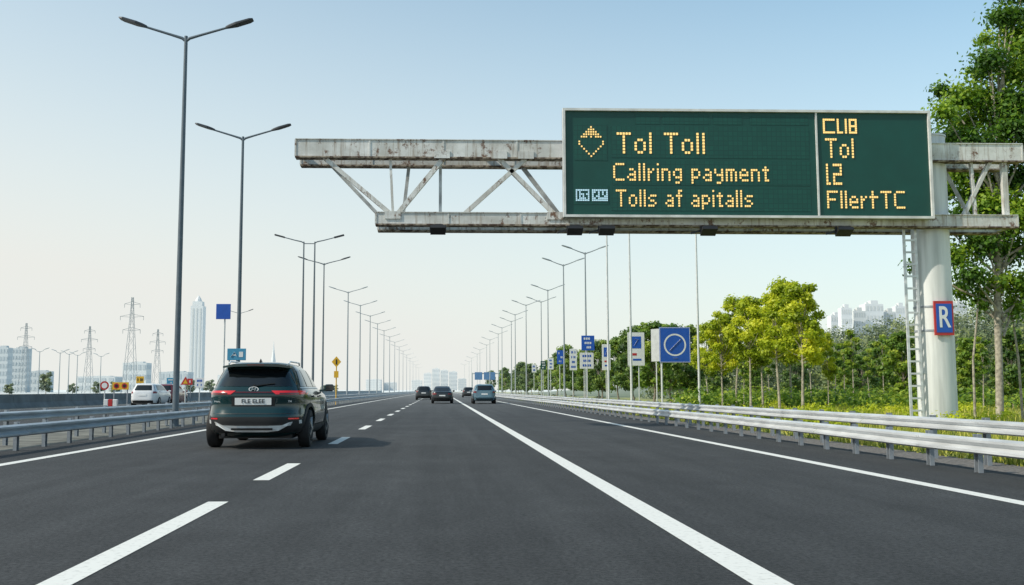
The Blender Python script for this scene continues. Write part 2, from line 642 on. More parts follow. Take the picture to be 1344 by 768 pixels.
t = thing('street_lamp', 'twin-pole street lamp on the left, one arm on each pole', 'street lamp', (tx, 76, -.02))
for s in (-1, 1):
    b = MB()
    b.tube([(s * .42, 0, 0), (s * .42, 0, 6), (s * .42, 0, 12.45)], [.1, .08, .05], 10)
    b.build('pole', MT['pole'], t, smooth=True)
    b = MB()
    b.tube([(s * .42, 0, 12.35), (s * .6, 0, 12.45), (s * 1.1, 0, 12.56), (s * 2.0, 0, 12.8)], [.045, .045, .04, .035], 8)
    b.build('arm', MT['pole'], t, smooth=True)
    b = MB()
    b.bar((s * 1.9, 0, 12.78), (s * 2.65, 0, 12.98), .3, .1)
    b.build('lamp_head', MT['head'], t)
b = MB()
b.bar((-.42, 0, 12.3), (.42, 0, 12.3), .06, .06)
b.build('cross_bar', MT['pole'], t)
LS = None
for i, (px, hh) in enumerate(((50, 7.6), (77, 8.2), (89, 8.0), (100, 8.1), (131, 8.4))):
    loc = (gx(px, 170 + i * 6), 170 + i * 6, -.05)
    if LS is None:
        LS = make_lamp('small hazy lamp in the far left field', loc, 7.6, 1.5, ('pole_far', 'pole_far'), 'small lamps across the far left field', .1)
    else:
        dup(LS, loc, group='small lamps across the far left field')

# ------------------------------------------------------------------ gantry
GY = 28.8
G = thing('overhead_gantry', 'white cantilever truss gantry with rust stains spanning the right lanes', 'gantry', (gx(1230, 29.35), 29.35, 0))
def zz(py, px=900, Y=GY):
    return at(px, py, Y).z
def xx(px, Y=GY, py=240):
    return at(px, py, Y).x
cx, cy = G.location.x, 29.35
topz = zz(178, 1238, 28.9)
b = MB()
b.tube([(cx, cy, -.05), (cx, cy, 3), (cx, cy, topz)], [.54, .54, .53], 40)
b.tube([(cx, cy, topz), (cx, cy, topz + .05)], [.56, .56], 40)
b.build('column', MT['column'], G, world=True, smooth=True)
b = MB()
b.tube([(cx, cy, 0), (cx, cy, .06)], [.8, .8], 24)
for k in range(8):
    a = k * math.pi / 4
    b.bar((cx + .66 * math.cos(a), cy + .66 * math.sin(a), .06), (cx + .66 * math.cos(a), cy + .66 * math.sin(a), .16), .06, .06)
b.build('base_flange', MT['galv_dull'], G, world=True)
def chord_mat():
    m = pm('chord_paint', (.60, .61, .58), .5, 0, var=.06, scale=1.5, col2=(.76, .77, .75))
    t = m.node_tree
    p = t.nodes['Principled BSDF']
    src = p.inputs['Base Color'].links[0].from_socket
    tc = t.nodes.new('ShaderNodeTexCoord')
    def layer(src, st, sc, lo, hi, amt, col):
        mp = t.nodes.new('ShaderNodeMapping')
        mp.inputs['Scale'].default_value = st
        t.links.new(tc.outputs['Object'], mp.inputs[0])
        n = t.nodes.new('ShaderNodeTexNoise')
        n.inputs['Scale'].default_value = sc
        n.inputs['Detail'].default_value = 9
        n.inputs['Roughness'].default_value = .72
        t.links.new(mp.outputs[0], n.inputs['Vector'])
        r = t.nodes.new('ShaderNodeMapRange')
        r.inputs['From Min'].default_value = lo
        r.inputs['From Max'].default_value = hi
        r.inputs['To Max'].default_value = amt
        t.links.new(n.outputs[0], r.inputs['Value'])
        mx = t.nodes.new('ShaderNodeMix')
        mx.data_type = 'RGBA'
        t.links.new(r.outputs[0], mx.inputs['Factor'])
        t.links.new(src, mx.inputs['A'])
        mx.inputs['B'].default_value = (*col, 1)
        return mx.outputs['Result']
    s0 = layer(src, (.6, 1, 1), .8, .45, .62, .55, (.36, .34, .30))
    s1 = layer(s0, (5.5, 1, .35), 1.5, .51, .64, .72, (.27, .21, .15))
    s2 = layer(s1, (1, 1, .8), 3.6, .56, .63, .95, (.14, .065, .03))
    t.links.new(s2, p.inputs['Base Color'])
    return m
CH = chord_mat()
CHD = pm('brace_paint', (.40, .42, .42), .55, 0, var=.3, scale=3)
RST = pm('rust_edge', (.10, .06, .04), .85, 0, var=.3, scale=5, col2=(.34, .29, .23), lo=.42, hi=.60, stretch=(1.5, 1, 1))
def chord(x0, x1, z0, z1, Y, depth=.34):
    b = MB()
    xm, zm = (x0 + x1) / 2, (z0 + z1) / 2
    b.box((xm, Y, zm), (x1 - x0, depth - .06, z1 - z0 - .05))
    b.box((xm, Y, z1 - .012), (x1 - x0 + .02, depth, .024))
    n = int((x1 - x0) / 2.1)
    for i in range(n + 1):
        xv = x0 + (x1 - x0) * i / max(1, n)
        b.box((xv, Y - (depth - .06) / 2 - .010, zm), (.05, .016, z1 - z0 - .06))
    return b
xt0, xt1 = xx(388), xx(1338, GY, 200)
xb0, xb1 = xx(494), xx(1332, GY, 290)
zt0, zt1 = zz(211), zz(187)
zb0, zb1 = zz(298), zz(281)
for Y in (GY, GY + 1.1):
    for nm, a, c, d, e in (('top_chord', xt0, xt1, zt0, zt1), ('bottom_chord', xb0, xb1, zb0, zb1)):
        ch = chord(a, c, d, e, Y).build(nm, CH, G, world=True)
        b = MB()
        b.box(((a + c) / 2, Y, d + .012), (c - a + .02, .34, .045))
        b.build('rusty_lower_flange', RST, ch, world=True)
def gp(px, top, Y):
    return (xx(px), Y, zt0 + .02 if top else zb1 - .02)
braces = [(425, 1, 512, 0, GY, .15), (582, 1, 523, 0, GY, .17), (655, 1, 727, 0, GY, .15), (690, 1, 610, 0, GY, .15),
          (512, 1, 516, 0, GY, .09), (578, 1, 578, 0, GY + .2, .09),
          (430, 1, 500, 0, GY + 1.1, .12), (535, 1, 527, 0, GY + 1.1, .12), (690, 1, 745, 0, GY + 1.1, .14),
          (1265, 1, 1300, 0, GY + 1.1, .10), (1300, 1, 1262, 0, GY, .13), (1318, 1, 1318, 0, GY, .16), (1275, 1, 1278, 0, GY, .10)]
for a, ta, c, tb, Y, ww in braces:
    b = MB()
    b.bar(gp(a, ta, Y), gp(c, tb, Y), ww, ww * .8)
    b.build('brace', CH if Y == GY else CHD, G, world=True)
for px, zc in ((392, zt1 - .25), (640, zt1 - .25), (512, zb0 + .12), (735, zb0 + .12), (1000, zb0 + .12), (1330, zb0 + .12)):
    b = MB()
    b.bar((xx(px), GY + .16, zc), (xx(px), GY + .94, zc), .14, .14)
    b.build('cross_tie', CHD, G, world=True)
for px in (516, 580, 655, 690, 727):
    b = MB()
    b.box((xx(px), GY - .16, zb1 - .10 if px in (516, 727) else zt0 + .10), (.46, .03, .22))
    b.build('gusset_plate', CH, G, world=True)
for px in (575, 752, 793, 925, 1100):
    b = MB()
    x = xx(px)
    rot = Matrix.Rotation(R(-28), 3, 'X')
    b.box((x, GY - .32, zb0 - .17), (.44, .34, .1), rot)
    b.box((x, GY - .30, zb0 - .10), (.30, .22, .08), rot)
    b.box((x, GY - .1, zb0 - .07), (.10, .36, .05))
    b.box((x - .22, GY - .25, zb0 - .12), (.03, .12, .2))
    b.box((x + .22, GY - .25, zb0 - .12), (.03, .12, .2))
    if px > 700:
        b.bar((x - .5, GY - .2, zb0 - .22), (x + .1, GY - .25, zb0 - .06), .06, .06)
    b.build('flood_lamp', MT['darkmetal'], G, world=True)
lx0, lx1 = xx(1190, 29, 400), xx(1206, 29, 400) - .02
b = MB()
for x in (lx0, lx1):
    b.bar((x, 29.0, .3), (x, 29.0, zb0), .07, .05)
LD = b.build('ladder', MT['galv'], G, world=True)
z = .5
while z < zb0 - .1:
    b = MB()
    b.bar((lx0, 29.0, z), (lx1, 29.0, z), .055, .055)
    b.build('rung', MT['galv'], LD, world=True)
    z += .36
b = MB()
for z in (1.6, 3.4, 5.2):
    b.bar((lx1, 29.1, z), (cx - .5, 29.2, z), .05, .05)
b.build('ladder_bracket', MT['galv'], G, world=True)

# ------------------------------------------------------------------ message sign
SY = 28.38
x0, x1 = xx(739, SY, 215), xx(1223, SY, 215)
z1, z0 = zz(144, 980, SY), zz(286, 980, SY)
MS = thing('message_sign', 'wide green electronic message sign with amber lettering on the gantry', 'sign', ((x0 + x1) / 2, SY, z0))
def sx(px):
    return x0 + (x1 - x0) * (px - 739) / (1223 - 739)
def sz(py):
    return z1 - (z1 - z0) * (py - 143) / (287 - 143)
b = MB()
b.box(((x0 + x1) / 2, SY + .17, (z0 + z1) / 2), (x1 - x0 - .02, .22, z1 - z0 - .02))
b.build('cabinet', MT['galv_dull'], MS, world=True)
b = MB()
b.box(((x0 + x1) / 2, SY + .05, (z0 + z1) / 2), (x1 - x0 - .1, .03, z1 - z0 - .1))
b.build('panel', MT['green'], MS, world=True)
b = MB()
fw = .07
xm = (x0 + x1) / 2
zm = (z0 + z1) / 2
b.box((xm, SY + .02, z1 - fw / 2), (x1 - x0, .12, fw))
b.box((xm, SY + .02, z0 + fw / 2), (x1 - x0, .12, fw))
b.box((x0 + fw / 2, SY + .02, zm), (fw, .12, z1 - z0 - 2 * fw))
b.box((x1 - fw / 2, SY + .02, zm), (fw, .12, z1 - z0 - 2 * fw))
b.build('frame', MT['gantry'], MS, world=True)
b = MB()
b.box((sx(1072), SY + .02, zm), (.05, .05, z1 - z0 - 2 * fw))
b.build('divider', MT['gantry'], MS, world=True)
mm = bpy.data.materials.new('matrix_module')
mm.use_nodes = True
t_ = mm.node_tree
tc = t_.nodes.new('ShaderNodeTexCoord')
mp = t_.nodes.new('ShaderNodeMapping')
mp.inputs['Rotation'].default_value = (R(90), 0, 0)
bk = t_.nodes.new('ShaderNodeTexBrick')
bk.offset = 0
bk.inputs['Scale'].default_value = 7
bk.inputs['Brick Width'].default_value = 1
bk.inputs['Row Height'].default_value = 1
bk.inputs['Mortar Size'].default_value = .08
bk.inputs['Color1'].default_value = (.002, .074, .057, 1)
bk.inputs['Color2'].default_value = (.001, .062, .049, 1)
bk.inputs['Mortar'].default_value = (.001, .050, .040, 1)
t_.links.new(tc.outputs['Object'], mp.inputs[0])
t_.links.new(mp.outputs[0], bk.inputs['Vector'])
t_.links.new(bk.outputs['Color'], t_.nodes['Principled BSDF'].inputs['Base Color'])
t_.nodes['Principled BSDF'].inputs['Roughness'].default_value = .6
for (a, c, d, e) in ((802, 1062, 166, 208), (802, 1062, 212, 244), (802, 1062, 247, 278), (834, 866, 150, 163), (870, 932, 150, 163), (936, 975, 150, 163), (985, 1062, 150, 163), (752, 798, 246, 270), (754, 797, 164, 212)):
    b = MB()
    b.box(((sx(a) + sx(c)) / 2, SY + .031, (sz(d) + sz(e)) / 2), (sx(c) - sx(a), .008, sz(d) - sz(e)))
    b.build('matrix_module', mm, MS, world=True)
GL = {
'T': ["#####", "..#..", "..#..", "..#..", "..#..", "..#..", "..#.."],
'o': ["....", "....", ".##.", "#..#", "#..#", "#..#", ".##."],
'l': ["#"] * 7,
'C': [".####", "#....", "#....", "#....", "#....", "#....", ".####"],
'a': ["....", "....", ".##.", "...#", ".###", "#..#", ".###"],
'r': ["...", "...", "#.#", "##.", "#..", "#..", "#.."],
'i': ["#", ".", "#", "#", "#", "#", "#"],
'n': ["....", "....", "###.", "#..#", "#..#", "#..#", "#..#"],
'g': ["....", "....", ".###", "#..#", "#..#", ".###", "...#", ".##."],
'p': ["....", "....", "###.", "#..#", "#..#", "###.", "#...", "#..."],
'y': ["....", "....", "#..#", "#..#", ".###", "...#", "...#", ".##."],
'm': [".....", ".....", "####.", "#.#.#", "#.#.#", "#.#.#", "#.#.#"],
'e': ["....", "....", ".##.", "#..#", "####", "#...", ".###"],
't': ["...", ".#.", "###", ".#.", ".#.", ".#.", ".##"],
'+': [".#..", ".#..", "####", ".#..", ".#..", ".#..", ".#.."],
's': ["....", "....", ".###", "#...", ".##.", "...#", "###."],
'f': [".##", ".#.", "###", ".#.", ".#.", ".#.", ".#."],
'F': ["#####", "#....", "#....", "####.", "#....", "#....", "#...."],
'2': ["####", "...#", "...#", "####", "#...", "#...", "####"],
'[': ["#.", "#.", "#.", "#.", "#.", "#.", "##"],
' ': [".."] * 7}
def led(rows, pxa, pxb, pya, pyb, name, mat, fill=.72, sub=1):
    b = MB()
    nc = max(len(r) for r in rows)
    nr = len(rows)
    dx = (sx(pxb) - sx(pxa)) / nc
    dz = (sz(pya) - sz(pyb)) / nr
    for j, r in enumerate(rows):
        for i, c in enumerate(r):
            if c == '#':
                X = sx(pxa) + (i + .5) * dx
                Z = sz(pya) - (j + .5) * dz
                b.box((X, SY + .018, Z), (dx * fill, .012, dz * fill))
    return b.build(name, mat, MS, world=True)
def word(txt, pxa, pxb, pya, pyb, name='lettering'):
    H = max(len(GL[c]) for c in txt)
    rows = ['' for _ in range(H)]
    for k, c in enumerate(txt):
        g = GL[c]
        w_ = len(g[0])
        for j in range(H):
            rows[j] += (g[j] if j < len(g) else '.' * w_) + ('.' if k < len(txt) - 1 else '')
    dz = (pyb - pya) / 7
    return led(rows, pxa, pxb, pya, pya + dz * H, name, MT['amber'])
word('Tol Toll', 809, 925, 174, 203)
word('Callring payment', 804, 1008, 215, 239)
word('Tolls af apitalls', 807, 986, 250, 273)
word('Tol', 1083, 1121, 180, 207)
word('[2', 1083, 1104, 214, 243)
word('Fller+TC', 1083, 1186, 250, 274)
led(["######.#...#.####", "#......#...#.#..#", "#......#...#.#..#", "#......#...#.####", "#......#...#.#..#", "#......#...#.#..#", "######.###.#.####"], 1081, 1126, 154, 174, 'emblem', MT['amber'], fill=.84)
led([".....#.....", "....###....", "...#####...", "..#######..", ".###.#.###.", "...........", "#.........#", "#.........#", ".#.......#.", "..#.....#..", "...#...#...", "....#.#....", ".....#....."], 759, 793, 166, 208, 'emblem', MT['amber'], fill=.62)
led(["########", "#.#....#", "#.###.##", "#.#.#..#", "#.####.#", "########"], 755, 773, 250, 266, 'emblem', MT['paleled'])
led(["########", "##.#.#.#", "#..#.#.#", "#.##..##", "##.#####", "########"], 776, 797, 250, 266, 'emblem', MT['paleled'])

ry = 28.72
rx0, rx1 = xx(1227, ry, 415), xx(1252, ry, 415)
rz0, rz1 = zz(440, 1240, ry), zz(395, 1240, ry)
RP = thing('route_plate', 'small blue plate with red border and white letter R on the gantry column', 'sign', ((rx0 + rx1) / 2, ry, rz0))
b = MB()
b.box(((rx0 + rx1) / 2, ry + .05, (rz0 + rz1) / 2), (rx1 - rx0, .06, rz1 - rz0))
b.build('backing', MT['red'], RP, world=True)
b = MB()
b.box(((rx0 + rx1) / 2, ry + .015, (rz0 + rz1) / 2), (rx1 - rx0 - .1, .012, rz1 - rz0 - .16))
b.build('face', MT['blue'], RP, world=True)
text_obj('R', .88, MT['white'], 'letter', RP, ((rx0 + rx1) / 2, ry + .006, (rz0 + rz1) / 2), sx=.68)
for zq in (rz0 + .15, rz1 - .15):
    b = MB()
    b.tube([(cx, cy, zq - .03), (cx, cy, zq + .03)], [.555, .555], 32, cap=True)
    b.build('clamp_band', MT['galv_dull'], RP, world=True, smooth=True)

# ------------------------------------------------------------------ cars
def make_car(name, label, loc, prof, paint, wheels, wr, detail=2, ww=.94, n=6.0, opts=None, group=None):
    t = thing(name, label, 'car', loc, 0, group)
    Z = [p[0] for p in prof]
    def dims(z):
        return (np.interp(z, Z, [p[1] for p in prof]), np.interp(z, Z, [p[2] for p in prof]), np.interp(z, Z, [p[3] for p in prof]))
    def ry(x, z):
        w_, a, c = dims(z)
        l = (c - a) / 2
        q = min(.9995, abs(x) / w_)
        return (a + c) / 2 - l * (1 - q ** n) ** (1 / n)
    def sxx(y, z):
        w_, a, c = dims(z)
        l = (c - a) / 2
        q = min(.9995, abs(y - (a + c) / 2) / l)
        return w_ * (1 - q ** n) ** (1 / n)
    b = MB()
    N = 64
    zs = []
    for i in range(len(Z) - 1):
        k = max(1, int((Z[i + 1] - Z[i]) / .06))
        zs += [Z[i] + (Z[i + 1] - Z[i]) * j / k for j in range(k)]
    zs.append(Z[-1])
    for z in zs:
        w_, a, c = dims(z)
        for k in range(N):
            th = 2 * math.pi * (k + .5) / N
            ct, st = math.cos(th), math.sin(th)
            b.v.append((w_ * math.copysign(abs(ct) ** (2 / n), ct), (a + c) / 2 + (c - a) / 2 * math.copysign(abs(st) ** (2 / n), st), z))
    fs = [tuple(range(N - 1, -1, -1)), tuple(range((len(zs) - 1) * N, len(zs) * N))]
    for i in range(len(zs) - 1):
        for k in range(N):
            j = (k + 1) % N
            fs.append((i * N + k, i * N + j, (i + 1) * N + j, (i + 1) * N + k))
    b.f = fs
    b.m = [0] * len(fs)
    body = b.build('body', MT[paint], t, smooth=True, ang=30)
    if detail > 1:
        cb = MB()
        for wy in wheels:
            for s in (-1, 1):
                cb.tube([(s * (ww - .32), wy, wr), (s * (ww + .2), wy, wr)], wr + .065, 32)
        cut = cb.build('cutter', MT['cladding'])
        bpy.context.view_layer.update()
        md = body.modifiers.new('b', 'BOOLEAN')
        md.operation = 'DIFFERENCE'
        md.object = cut
        md.solver = 'EXACT'
        cut.location = loc
        bpy.context.view_layer.update()
        me = bpy.data.meshes.new_from_object(body.evaluated_get(bpy.context.evaluated_depsgraph_get()))
        body.modifiers.clear()
        body.data = me
        bpy.data.objects.remove(cut)
    def rpatch(nm, mat, za, zb, xa, xb, off=.008, nx=12, nz=6, parent=None, skirt=.03):
        b = MB()
        for j in range(nz + 1):
            z = za + (zb - za) * j / nz
            l, r = (xa(z) if callable(xa) else xa), (xb(z) if callable(xb) else xb)
            for i in range(nx + 1):
                x = l + (r - l) * i / nx
                b.v.append((x, ry(x, z) - off, z))
        for j in range(nz):
            for i in range(nx):
                o = j * (nx + 1) + i
                b.f.append((o, o + 1, o + nx + 2, o + nx + 1))
        ring = [i for i in range(nx + 1)] + [j * (nx + 1) + nx for j in range(1, nz + 1)] + [nz * (nx + 1) + i for i in range(nx - 1, -1, -1)] + [j * (nx + 1) for j in range(nz - 1, 0, -1)]
        o = len(b.v)
        for i in ring:
            x, y, z = b.v[i]
            b.v.append((x, y + skirt, z))
        for k in range(len(ring)):
            k2 = (k + 1) % len(ring)
            b.f.append((ring[k2], ring[k], o + k, o + k2))
        b.m = [0] * len(b.f)
        return b.build(nm, MT[mat], parent or t, smooth=True, ang=40)
    def spatch(nm, mat, za, zb, ya, yb, s, off=.006, ny=14, nz=5, parent=None):
        b = MB()
        for j in range(nz + 1):
            z = za + (zb - za) * j / nz
            l, r = (ya(z) if callable(ya) else ya), (yb(z) if callable(yb) else yb)
            for i in range(ny + 1):
                y = l + (r - l) * i / ny
                b.v.append((s * (sxx(y, z) + off), y, z))
        for j in range(nz):
            for i in range(ny):
                o = j * (ny + 1) + i
                b.f.append((o, o + 1, o + ny + 2, o + ny + 1))
        b.m = [0] * len(b.f)
        return b.build(nm, MT[mat], parent or t, smooth=True, ang=40)
    for wy in wheels:
        for s in (-1, 1):
            b = MB()
            xo = s * (ww - .12)
            pts = [(-.11, wr * .80), (-.10, wr * .95), (-.07, wr), (.07, wr), (.10, wr * .95), (.11, wr * .80), (.10, wr * .66)]
            m = 28
            for dx, rr in pts:
                for k in range(m):
                    a = 2 * math.pi * k / m
                    b.v.append((xo + s * dx, wy + rr * math.cos(a), wr + rr * math.sin(a)))
            for i in range(len(pts) - 1):
                for k in range(m):
                    j = (k + 1) % m
                    b.f.append((i * m + k, i * m + j, (i + 1) * m + j, (i + 1) * m + k))
            b.f.append(tuple(range(m)))
            b.m = [0] * len(b.f)
            wh = b.build('wheel', MT['tyre'], t, smooth=True)
            b = MB()
            b.tube([(xo + s * .04, wy, wr), (xo + s * .075, wy, wr)], [wr * .64, wr * .64], 20)
            for k in range(5):
                a = k * 2 * math.pi / 5
                b.bar((xo + s * .10, wy, wr), (xo + s * .09, wy + wr * .6 * math.cos(a), wr + wr * .6 * math.sin(a)), .05, .07)
            b.tube([(xo + s * .08, wy, wr), (xo + s * .115, wy, wr)], [.06, .05], 10)
            b.build('rim', MT['rim'], wh)
    return t, rpatch, spatch, ry, sxx, dims

suv_prof = [(.20, .74, .40, 4.30), (.28, .84, .12, 4.48), (.36, .90, .04, 4.56), (.52, .935, .0, 4.60), (.60, .94, .005, 4.6), (.66, .94, .03, 4.58), (.72, .935, .06, 4.56),
            (.80, .93, .085, 4.54), (.93, .93, .075, 4.45), (1.0, .92, .065, 4.25), (1.05, .90, .075, 3.85), (1.10, .87, .11, 3.48), (1.15, .835, .16, 3.30),
            (1.30, .775, .26, 3.00), (1.42, .72, .36, 2.70), (1.50, .675, .42, 2.48), (1.56, .62, .44, 2.25), (1.60, .55, .50, 2.1), (1.63, .44, .65, 1.9), (1.645, .28, .9, 1.6)]
SUVY = 18.75
suvx = gx(331.5, SUVY)
t, rp, sp, ry_, sxf, dims = make_car('estate_car', 'dark teal estate car with chrome lower bumper trim in the left lane, nearest car', (suvx, SUVY, 0), suv_prof, 'paint_teal', (.93, 3.66), .36, 2, .94, n=4.2)
SUV = t
rp('rear_window', 'glass', 1.17, 1.50, lambda z: -.73 + (z - 1.17) * .55 + max(0, z - 1.44) ** 2 * 12, lambda z: .73 - (z - 1.17) * .55 - max(0, z - 1.44) ** 2 * 12, .006, 16, 8)
for s in (-1, 1):
    if s > 0:
        tl = rp('tail_light', 'tail', 1.02, 1.09, lambda z: .42 - (z - 1.0) * 1.2, lambda z: .872, .014, 16, 4)
        rp('inner_lens', 'tail_dark', 1.025, 1.05, .46, .86, .020, 12, 1, parent=tl)
    else:
        tl = rp('tail_light', 'tail', 1.02, 1.09, -.872, lambda z: -.42 + (z - 1.0) * 1.2, .014, 16, 4)
        rp('inner_lens', 'tail_dark', 1.025, 1.05, -.86, -.46, .020, 12, 1, parent=tl)
    sp('tail_light_side', 'tail', 1.02, 1.085, .32, .52, s, .008, 4, 3)
    rp('reflector', 'tail', .555, .58, -.78 if s < 0 else .62, -.62 if s < 0 else .78, .03, 4, 1)
    sp('side_window', 'glass', 1.17, 1.48, lambda z: .55 + (z - 1.17) * .6, lambda z: .95 + (z - 1.17) * .12, s, .006)
    sp('side_window', 'glass', 1.17, 1.50, 1.03, 1.80, s, .006)
    sp('side_window', 'glass', 1.17, 1.50, 1.88, lambda z: 3.02 - (z - 1.15) * 1.75, s, .006)
    sp('window_trim', 'chrome', 1.135, 1.15, .5, 3.1, s, .010)
    sp('sill_cladding', 'cladding', .24, .42, .6, 4.0, s, .012)
    for yy in (.95, 1.82, 2.95):
        sp('door_seam', 'black', .45, 1.12, yy, yy + .012, s, .003, 1, 6)
    for yy in (1.15, 2.05):
        hb = MB()
        hx = s * (sxf(yy, .98) + .02)
        hb.bevbox((hx, yy + .1, .98), (.03, .2, .035), .008)
        hb.build('door_handle', MT['paint_teal'], t)
    mb_ = MB()
    mb_.bevbox((s * 1.03, 3.02, 1.15), (.20, .13, .15), .035)
    mb_.box((s * .90, 3.02, 1.09), (.14, .05, .04))
    mr = mb_.build('side_mirror', MT['paint_teal'], t)
    mb_ = MB()
    mb_.box((s * 1.035, 2.948, 1.15), (.15, .008, .11))
    mb_.build('mirror_glass', MT['glass'], mr)
    rb = MB()
    rb.tube([(s * .54, .6, 1.60), (s * .54, .75, 1.65), (s * .54, 2.0, 1.655), (s * .52, 2.2, 1.61)], .016, 8)
    rb.build('roof_rail', MT['chrome'], t, smooth=True)
    for wy in (.93, 3.66):
        ab = MB()
        vs = []
        m = 20
        for k in range(m + 1):
            a = math.pi * (-.06 + 1.12 * k / m)
            for rr, ox in ((.42, .0), (.425, .016), (.49, .014), (.495, .0)):
                y_, z_ = wy + rr * math.cos(a), .36 + rr * math.sin(a)
                vs.append((s * (sxf(y_, max(.28, z_)) + ox), y_, z_))
        fs = []
        for k in range(m):
            for j in range(3):
                fs.append((k * 4 + j, k * 4 + j + 1, k * 4 + 5 + j, k * 4 + 4 + j))
        ab.add(vs, fs)
        ab.build('wheel_arch', MT['cladding'], t, smooth=True)
rp('light_bar', 'tail_dark', 1.05, 1.070, -.36, .36, .010, 10, 1)
rp('rear_bumper', 'cladding', .30, .60, lambda z: -.86, lambda z: .86, .022, 20, 5)
rp('bumper_seam', 'black', .655, .667, -.90, .90, .004, 20, 1)
b = MB()
def skid(px_, pz_, o):
    return (px_, ry_(px_, pz_) - o, pz_)
top = [(-.82, .54), (-.64, .50), (-.52, .445), (-.26, .435), (0, .435), (.26, .435), (.52, .445), (.64, .50), (.82, .54)]
bot = [(-.82, .475), (-.60, .43), (-.46, .345), (-.26, .32), (0, .32), (.26, .32), (.46, .345), (.60, .43), (.82, .475)]
for (xa, za), (xb_, zb_) in zip(top, bot):
    b.v += [skid(xa, za, .015), skid(xa, za, .05), skid(xb_, zb_, .06), skid(xb_, zb_, .015)]
for k in range(8):
    for j in range(3):
        b.f.append((k * 4 + j, k * 4 + j + 1, k * 4 + 5 + j, k * 4 + 4 + j))
b.m = [0] * len(b.f)
b.build('skid_plate', MT['chrome'], t)
rp('skid_vent', 'black', .36, .395, -.36, .36, .068, 8, 1)
rp('plate_recess', 'black', .80, .975, -.38, .38, .006, 6, 2)
pl = rp('licence_plate', 'plate', .822, .955, -.32, .32, .018, 4, 2)
text_obj('FLE ELEE', .105, MT['black'], 'plate_lettering', pl, (suvx, SUVY + ry_(0, .88) - .022, .890), depth=.002, sx=1.05)
b = MB()
m = 28
cz_, ey = 1.115, ry_(0, 1.115) - .022
vs, fs = [], []
for k in range(m):
    a = 2 * math.pi * k / m
    for q in (1, .78):
        vs.append((.09 * q * math.cos(a), ey - .004, cz_ + .05 * q * math.sin(a)))
for k in range(m):
    j = (k + 1) % m
    fs.append((k * 2, k * 2 + 1, j * 2 + 1, j * 2))
b.add(vs, fs)
b.bar((-.038, ey - .006, cz_ - .03), (-.020, ey - .006, cz_ + .032), .016, .006)
b.bar((.020, ey - .006, cz_ - .032), (.038, ey - .006, cz_ + .03), .016, .006)
b.bar((-.03, ey - .006, cz_ - .008), (.03, ey - .006, cz_ + .008), .014, .006)
b.build('emblem', MT['chrome'], t)
text_obj('Hunulsa', .05, MT['chrome'], 'lettering', t, (suvx - .62, SUVY + ry_(.62, .88) - .012, .885), depth=.002)
text_obj('ETM', .05, MT['chrome'], 'lettering', t, (suvx + .62, SUVY + ry_(.62, .88) - .012, .885), depth=.002)
b = MB()
vs = []
for x, yb, zb_, h in ((-.60, .36, 1.555, .04), (-.4, .26, 1.59, .05), (0, .23, 1.60, .05), (.4, .26, 1.59, .05), (.60, .36, 1.555, .04)):
    vs += [(x, yb, zb_), (x, yb, zb_ - h), (x, .6, zb_ - h * .6), (x, .75, zb_ + .012)]
fs = []
for k in range(4):
    for j in range(4):
        j2 = (j + 1) % 4
        fs.append((k * 4 + j, k * 4 + j2, k * 4 + 4 + j2, k * 4 + 4 + j))
fs += [(0, 1, 2, 3), (19, 18, 17, 16)]
b.add(vs, fs)
spo = b.build('rear_spoiler', MT['paint_teal'], t, smooth=True)
b = MB()
b.box((0, .226, 1.575), (.3, .012, .018))
b.build('brake_lamp', MT['tail_dark'], spo)
b = MB()
b.bar((0, ry_(0, 1.18) - .03, 1.18), (.36, ry_(.36, 1.23) - .03, 1.23), .018, .014)
b.tube([(0, ry_(0, 1.18) - .04, 1.18), (0, ry_(0, 1.18) + .02, 1.18)], .025, 10)
b.build('rear_wiper', MT['black'], t)
b = MB()
b.add([(-.03, .75, 1.62), (.03, .75, 1.62), (.02, .92, 1.63), (-.02, .92, 1.63), (0, .77, 1.71), (0, .84, 1.70)], [(0, 1, 4), (1, 2, 5, 4), (3, 0, 4, 5), (2, 3, 5)])
b.build('antenna', MT['black'], t)
b = MB()
b.box((0, 2.2, .24), (1.3, 3.6, .1))
b.tube([(-.5, .25, .27), (-.5, .0, .27)], .035, 10)
b.build('underbody', MT['black'], t)
SUV.scale = (1.06, 1.0, 1.0)

sedan_prof = [(.18, .72, .3, 4.3), (.26, .82, .06, 4.48), (.45, .88, .0, 4.55), (.65, .89, .02, 4.5), (.86, .88, .05, 4.3), (.96, .84, .12, 3.6), (1.0, .80, .55, 3.3), (1.2, .70, .95, 2.9), (1.38, .60, 1.3, 2.5), (1.42, .5, 1.45, 2.3), (1.43, .3, 1.6, 2.1)]
hatch_prof = [(.18, .72, .3, 3.9), (.26, .84, .06, 4.1), (.45, .89, .0, 4.2), (.75, .90, .03, 4.15), (.95, .88, .06, 3.9), (1.05, .84, .10, 3.1), (1.3, .74, .28, 2.7), (1.46, .66, .38, 2.3), (1.52, .55, .5, 2.1), (1.54, .3, .7, 1.7)]
tall_prof = [(.22, .74, .4, 4.2), (.3, .86, .08, 4.4), (.5, .93, .0, 4.5), (.8, .94, .04, 4.45), (1.02, .92, .06, 4.1), (1.10, .88, .12, 3.3), (1.3, .80, .30, 2.9), (1.46, .73, .42, 2.5), (1.54, .64, .52, 2.3), (1.58, .4, .8, 1.9)]
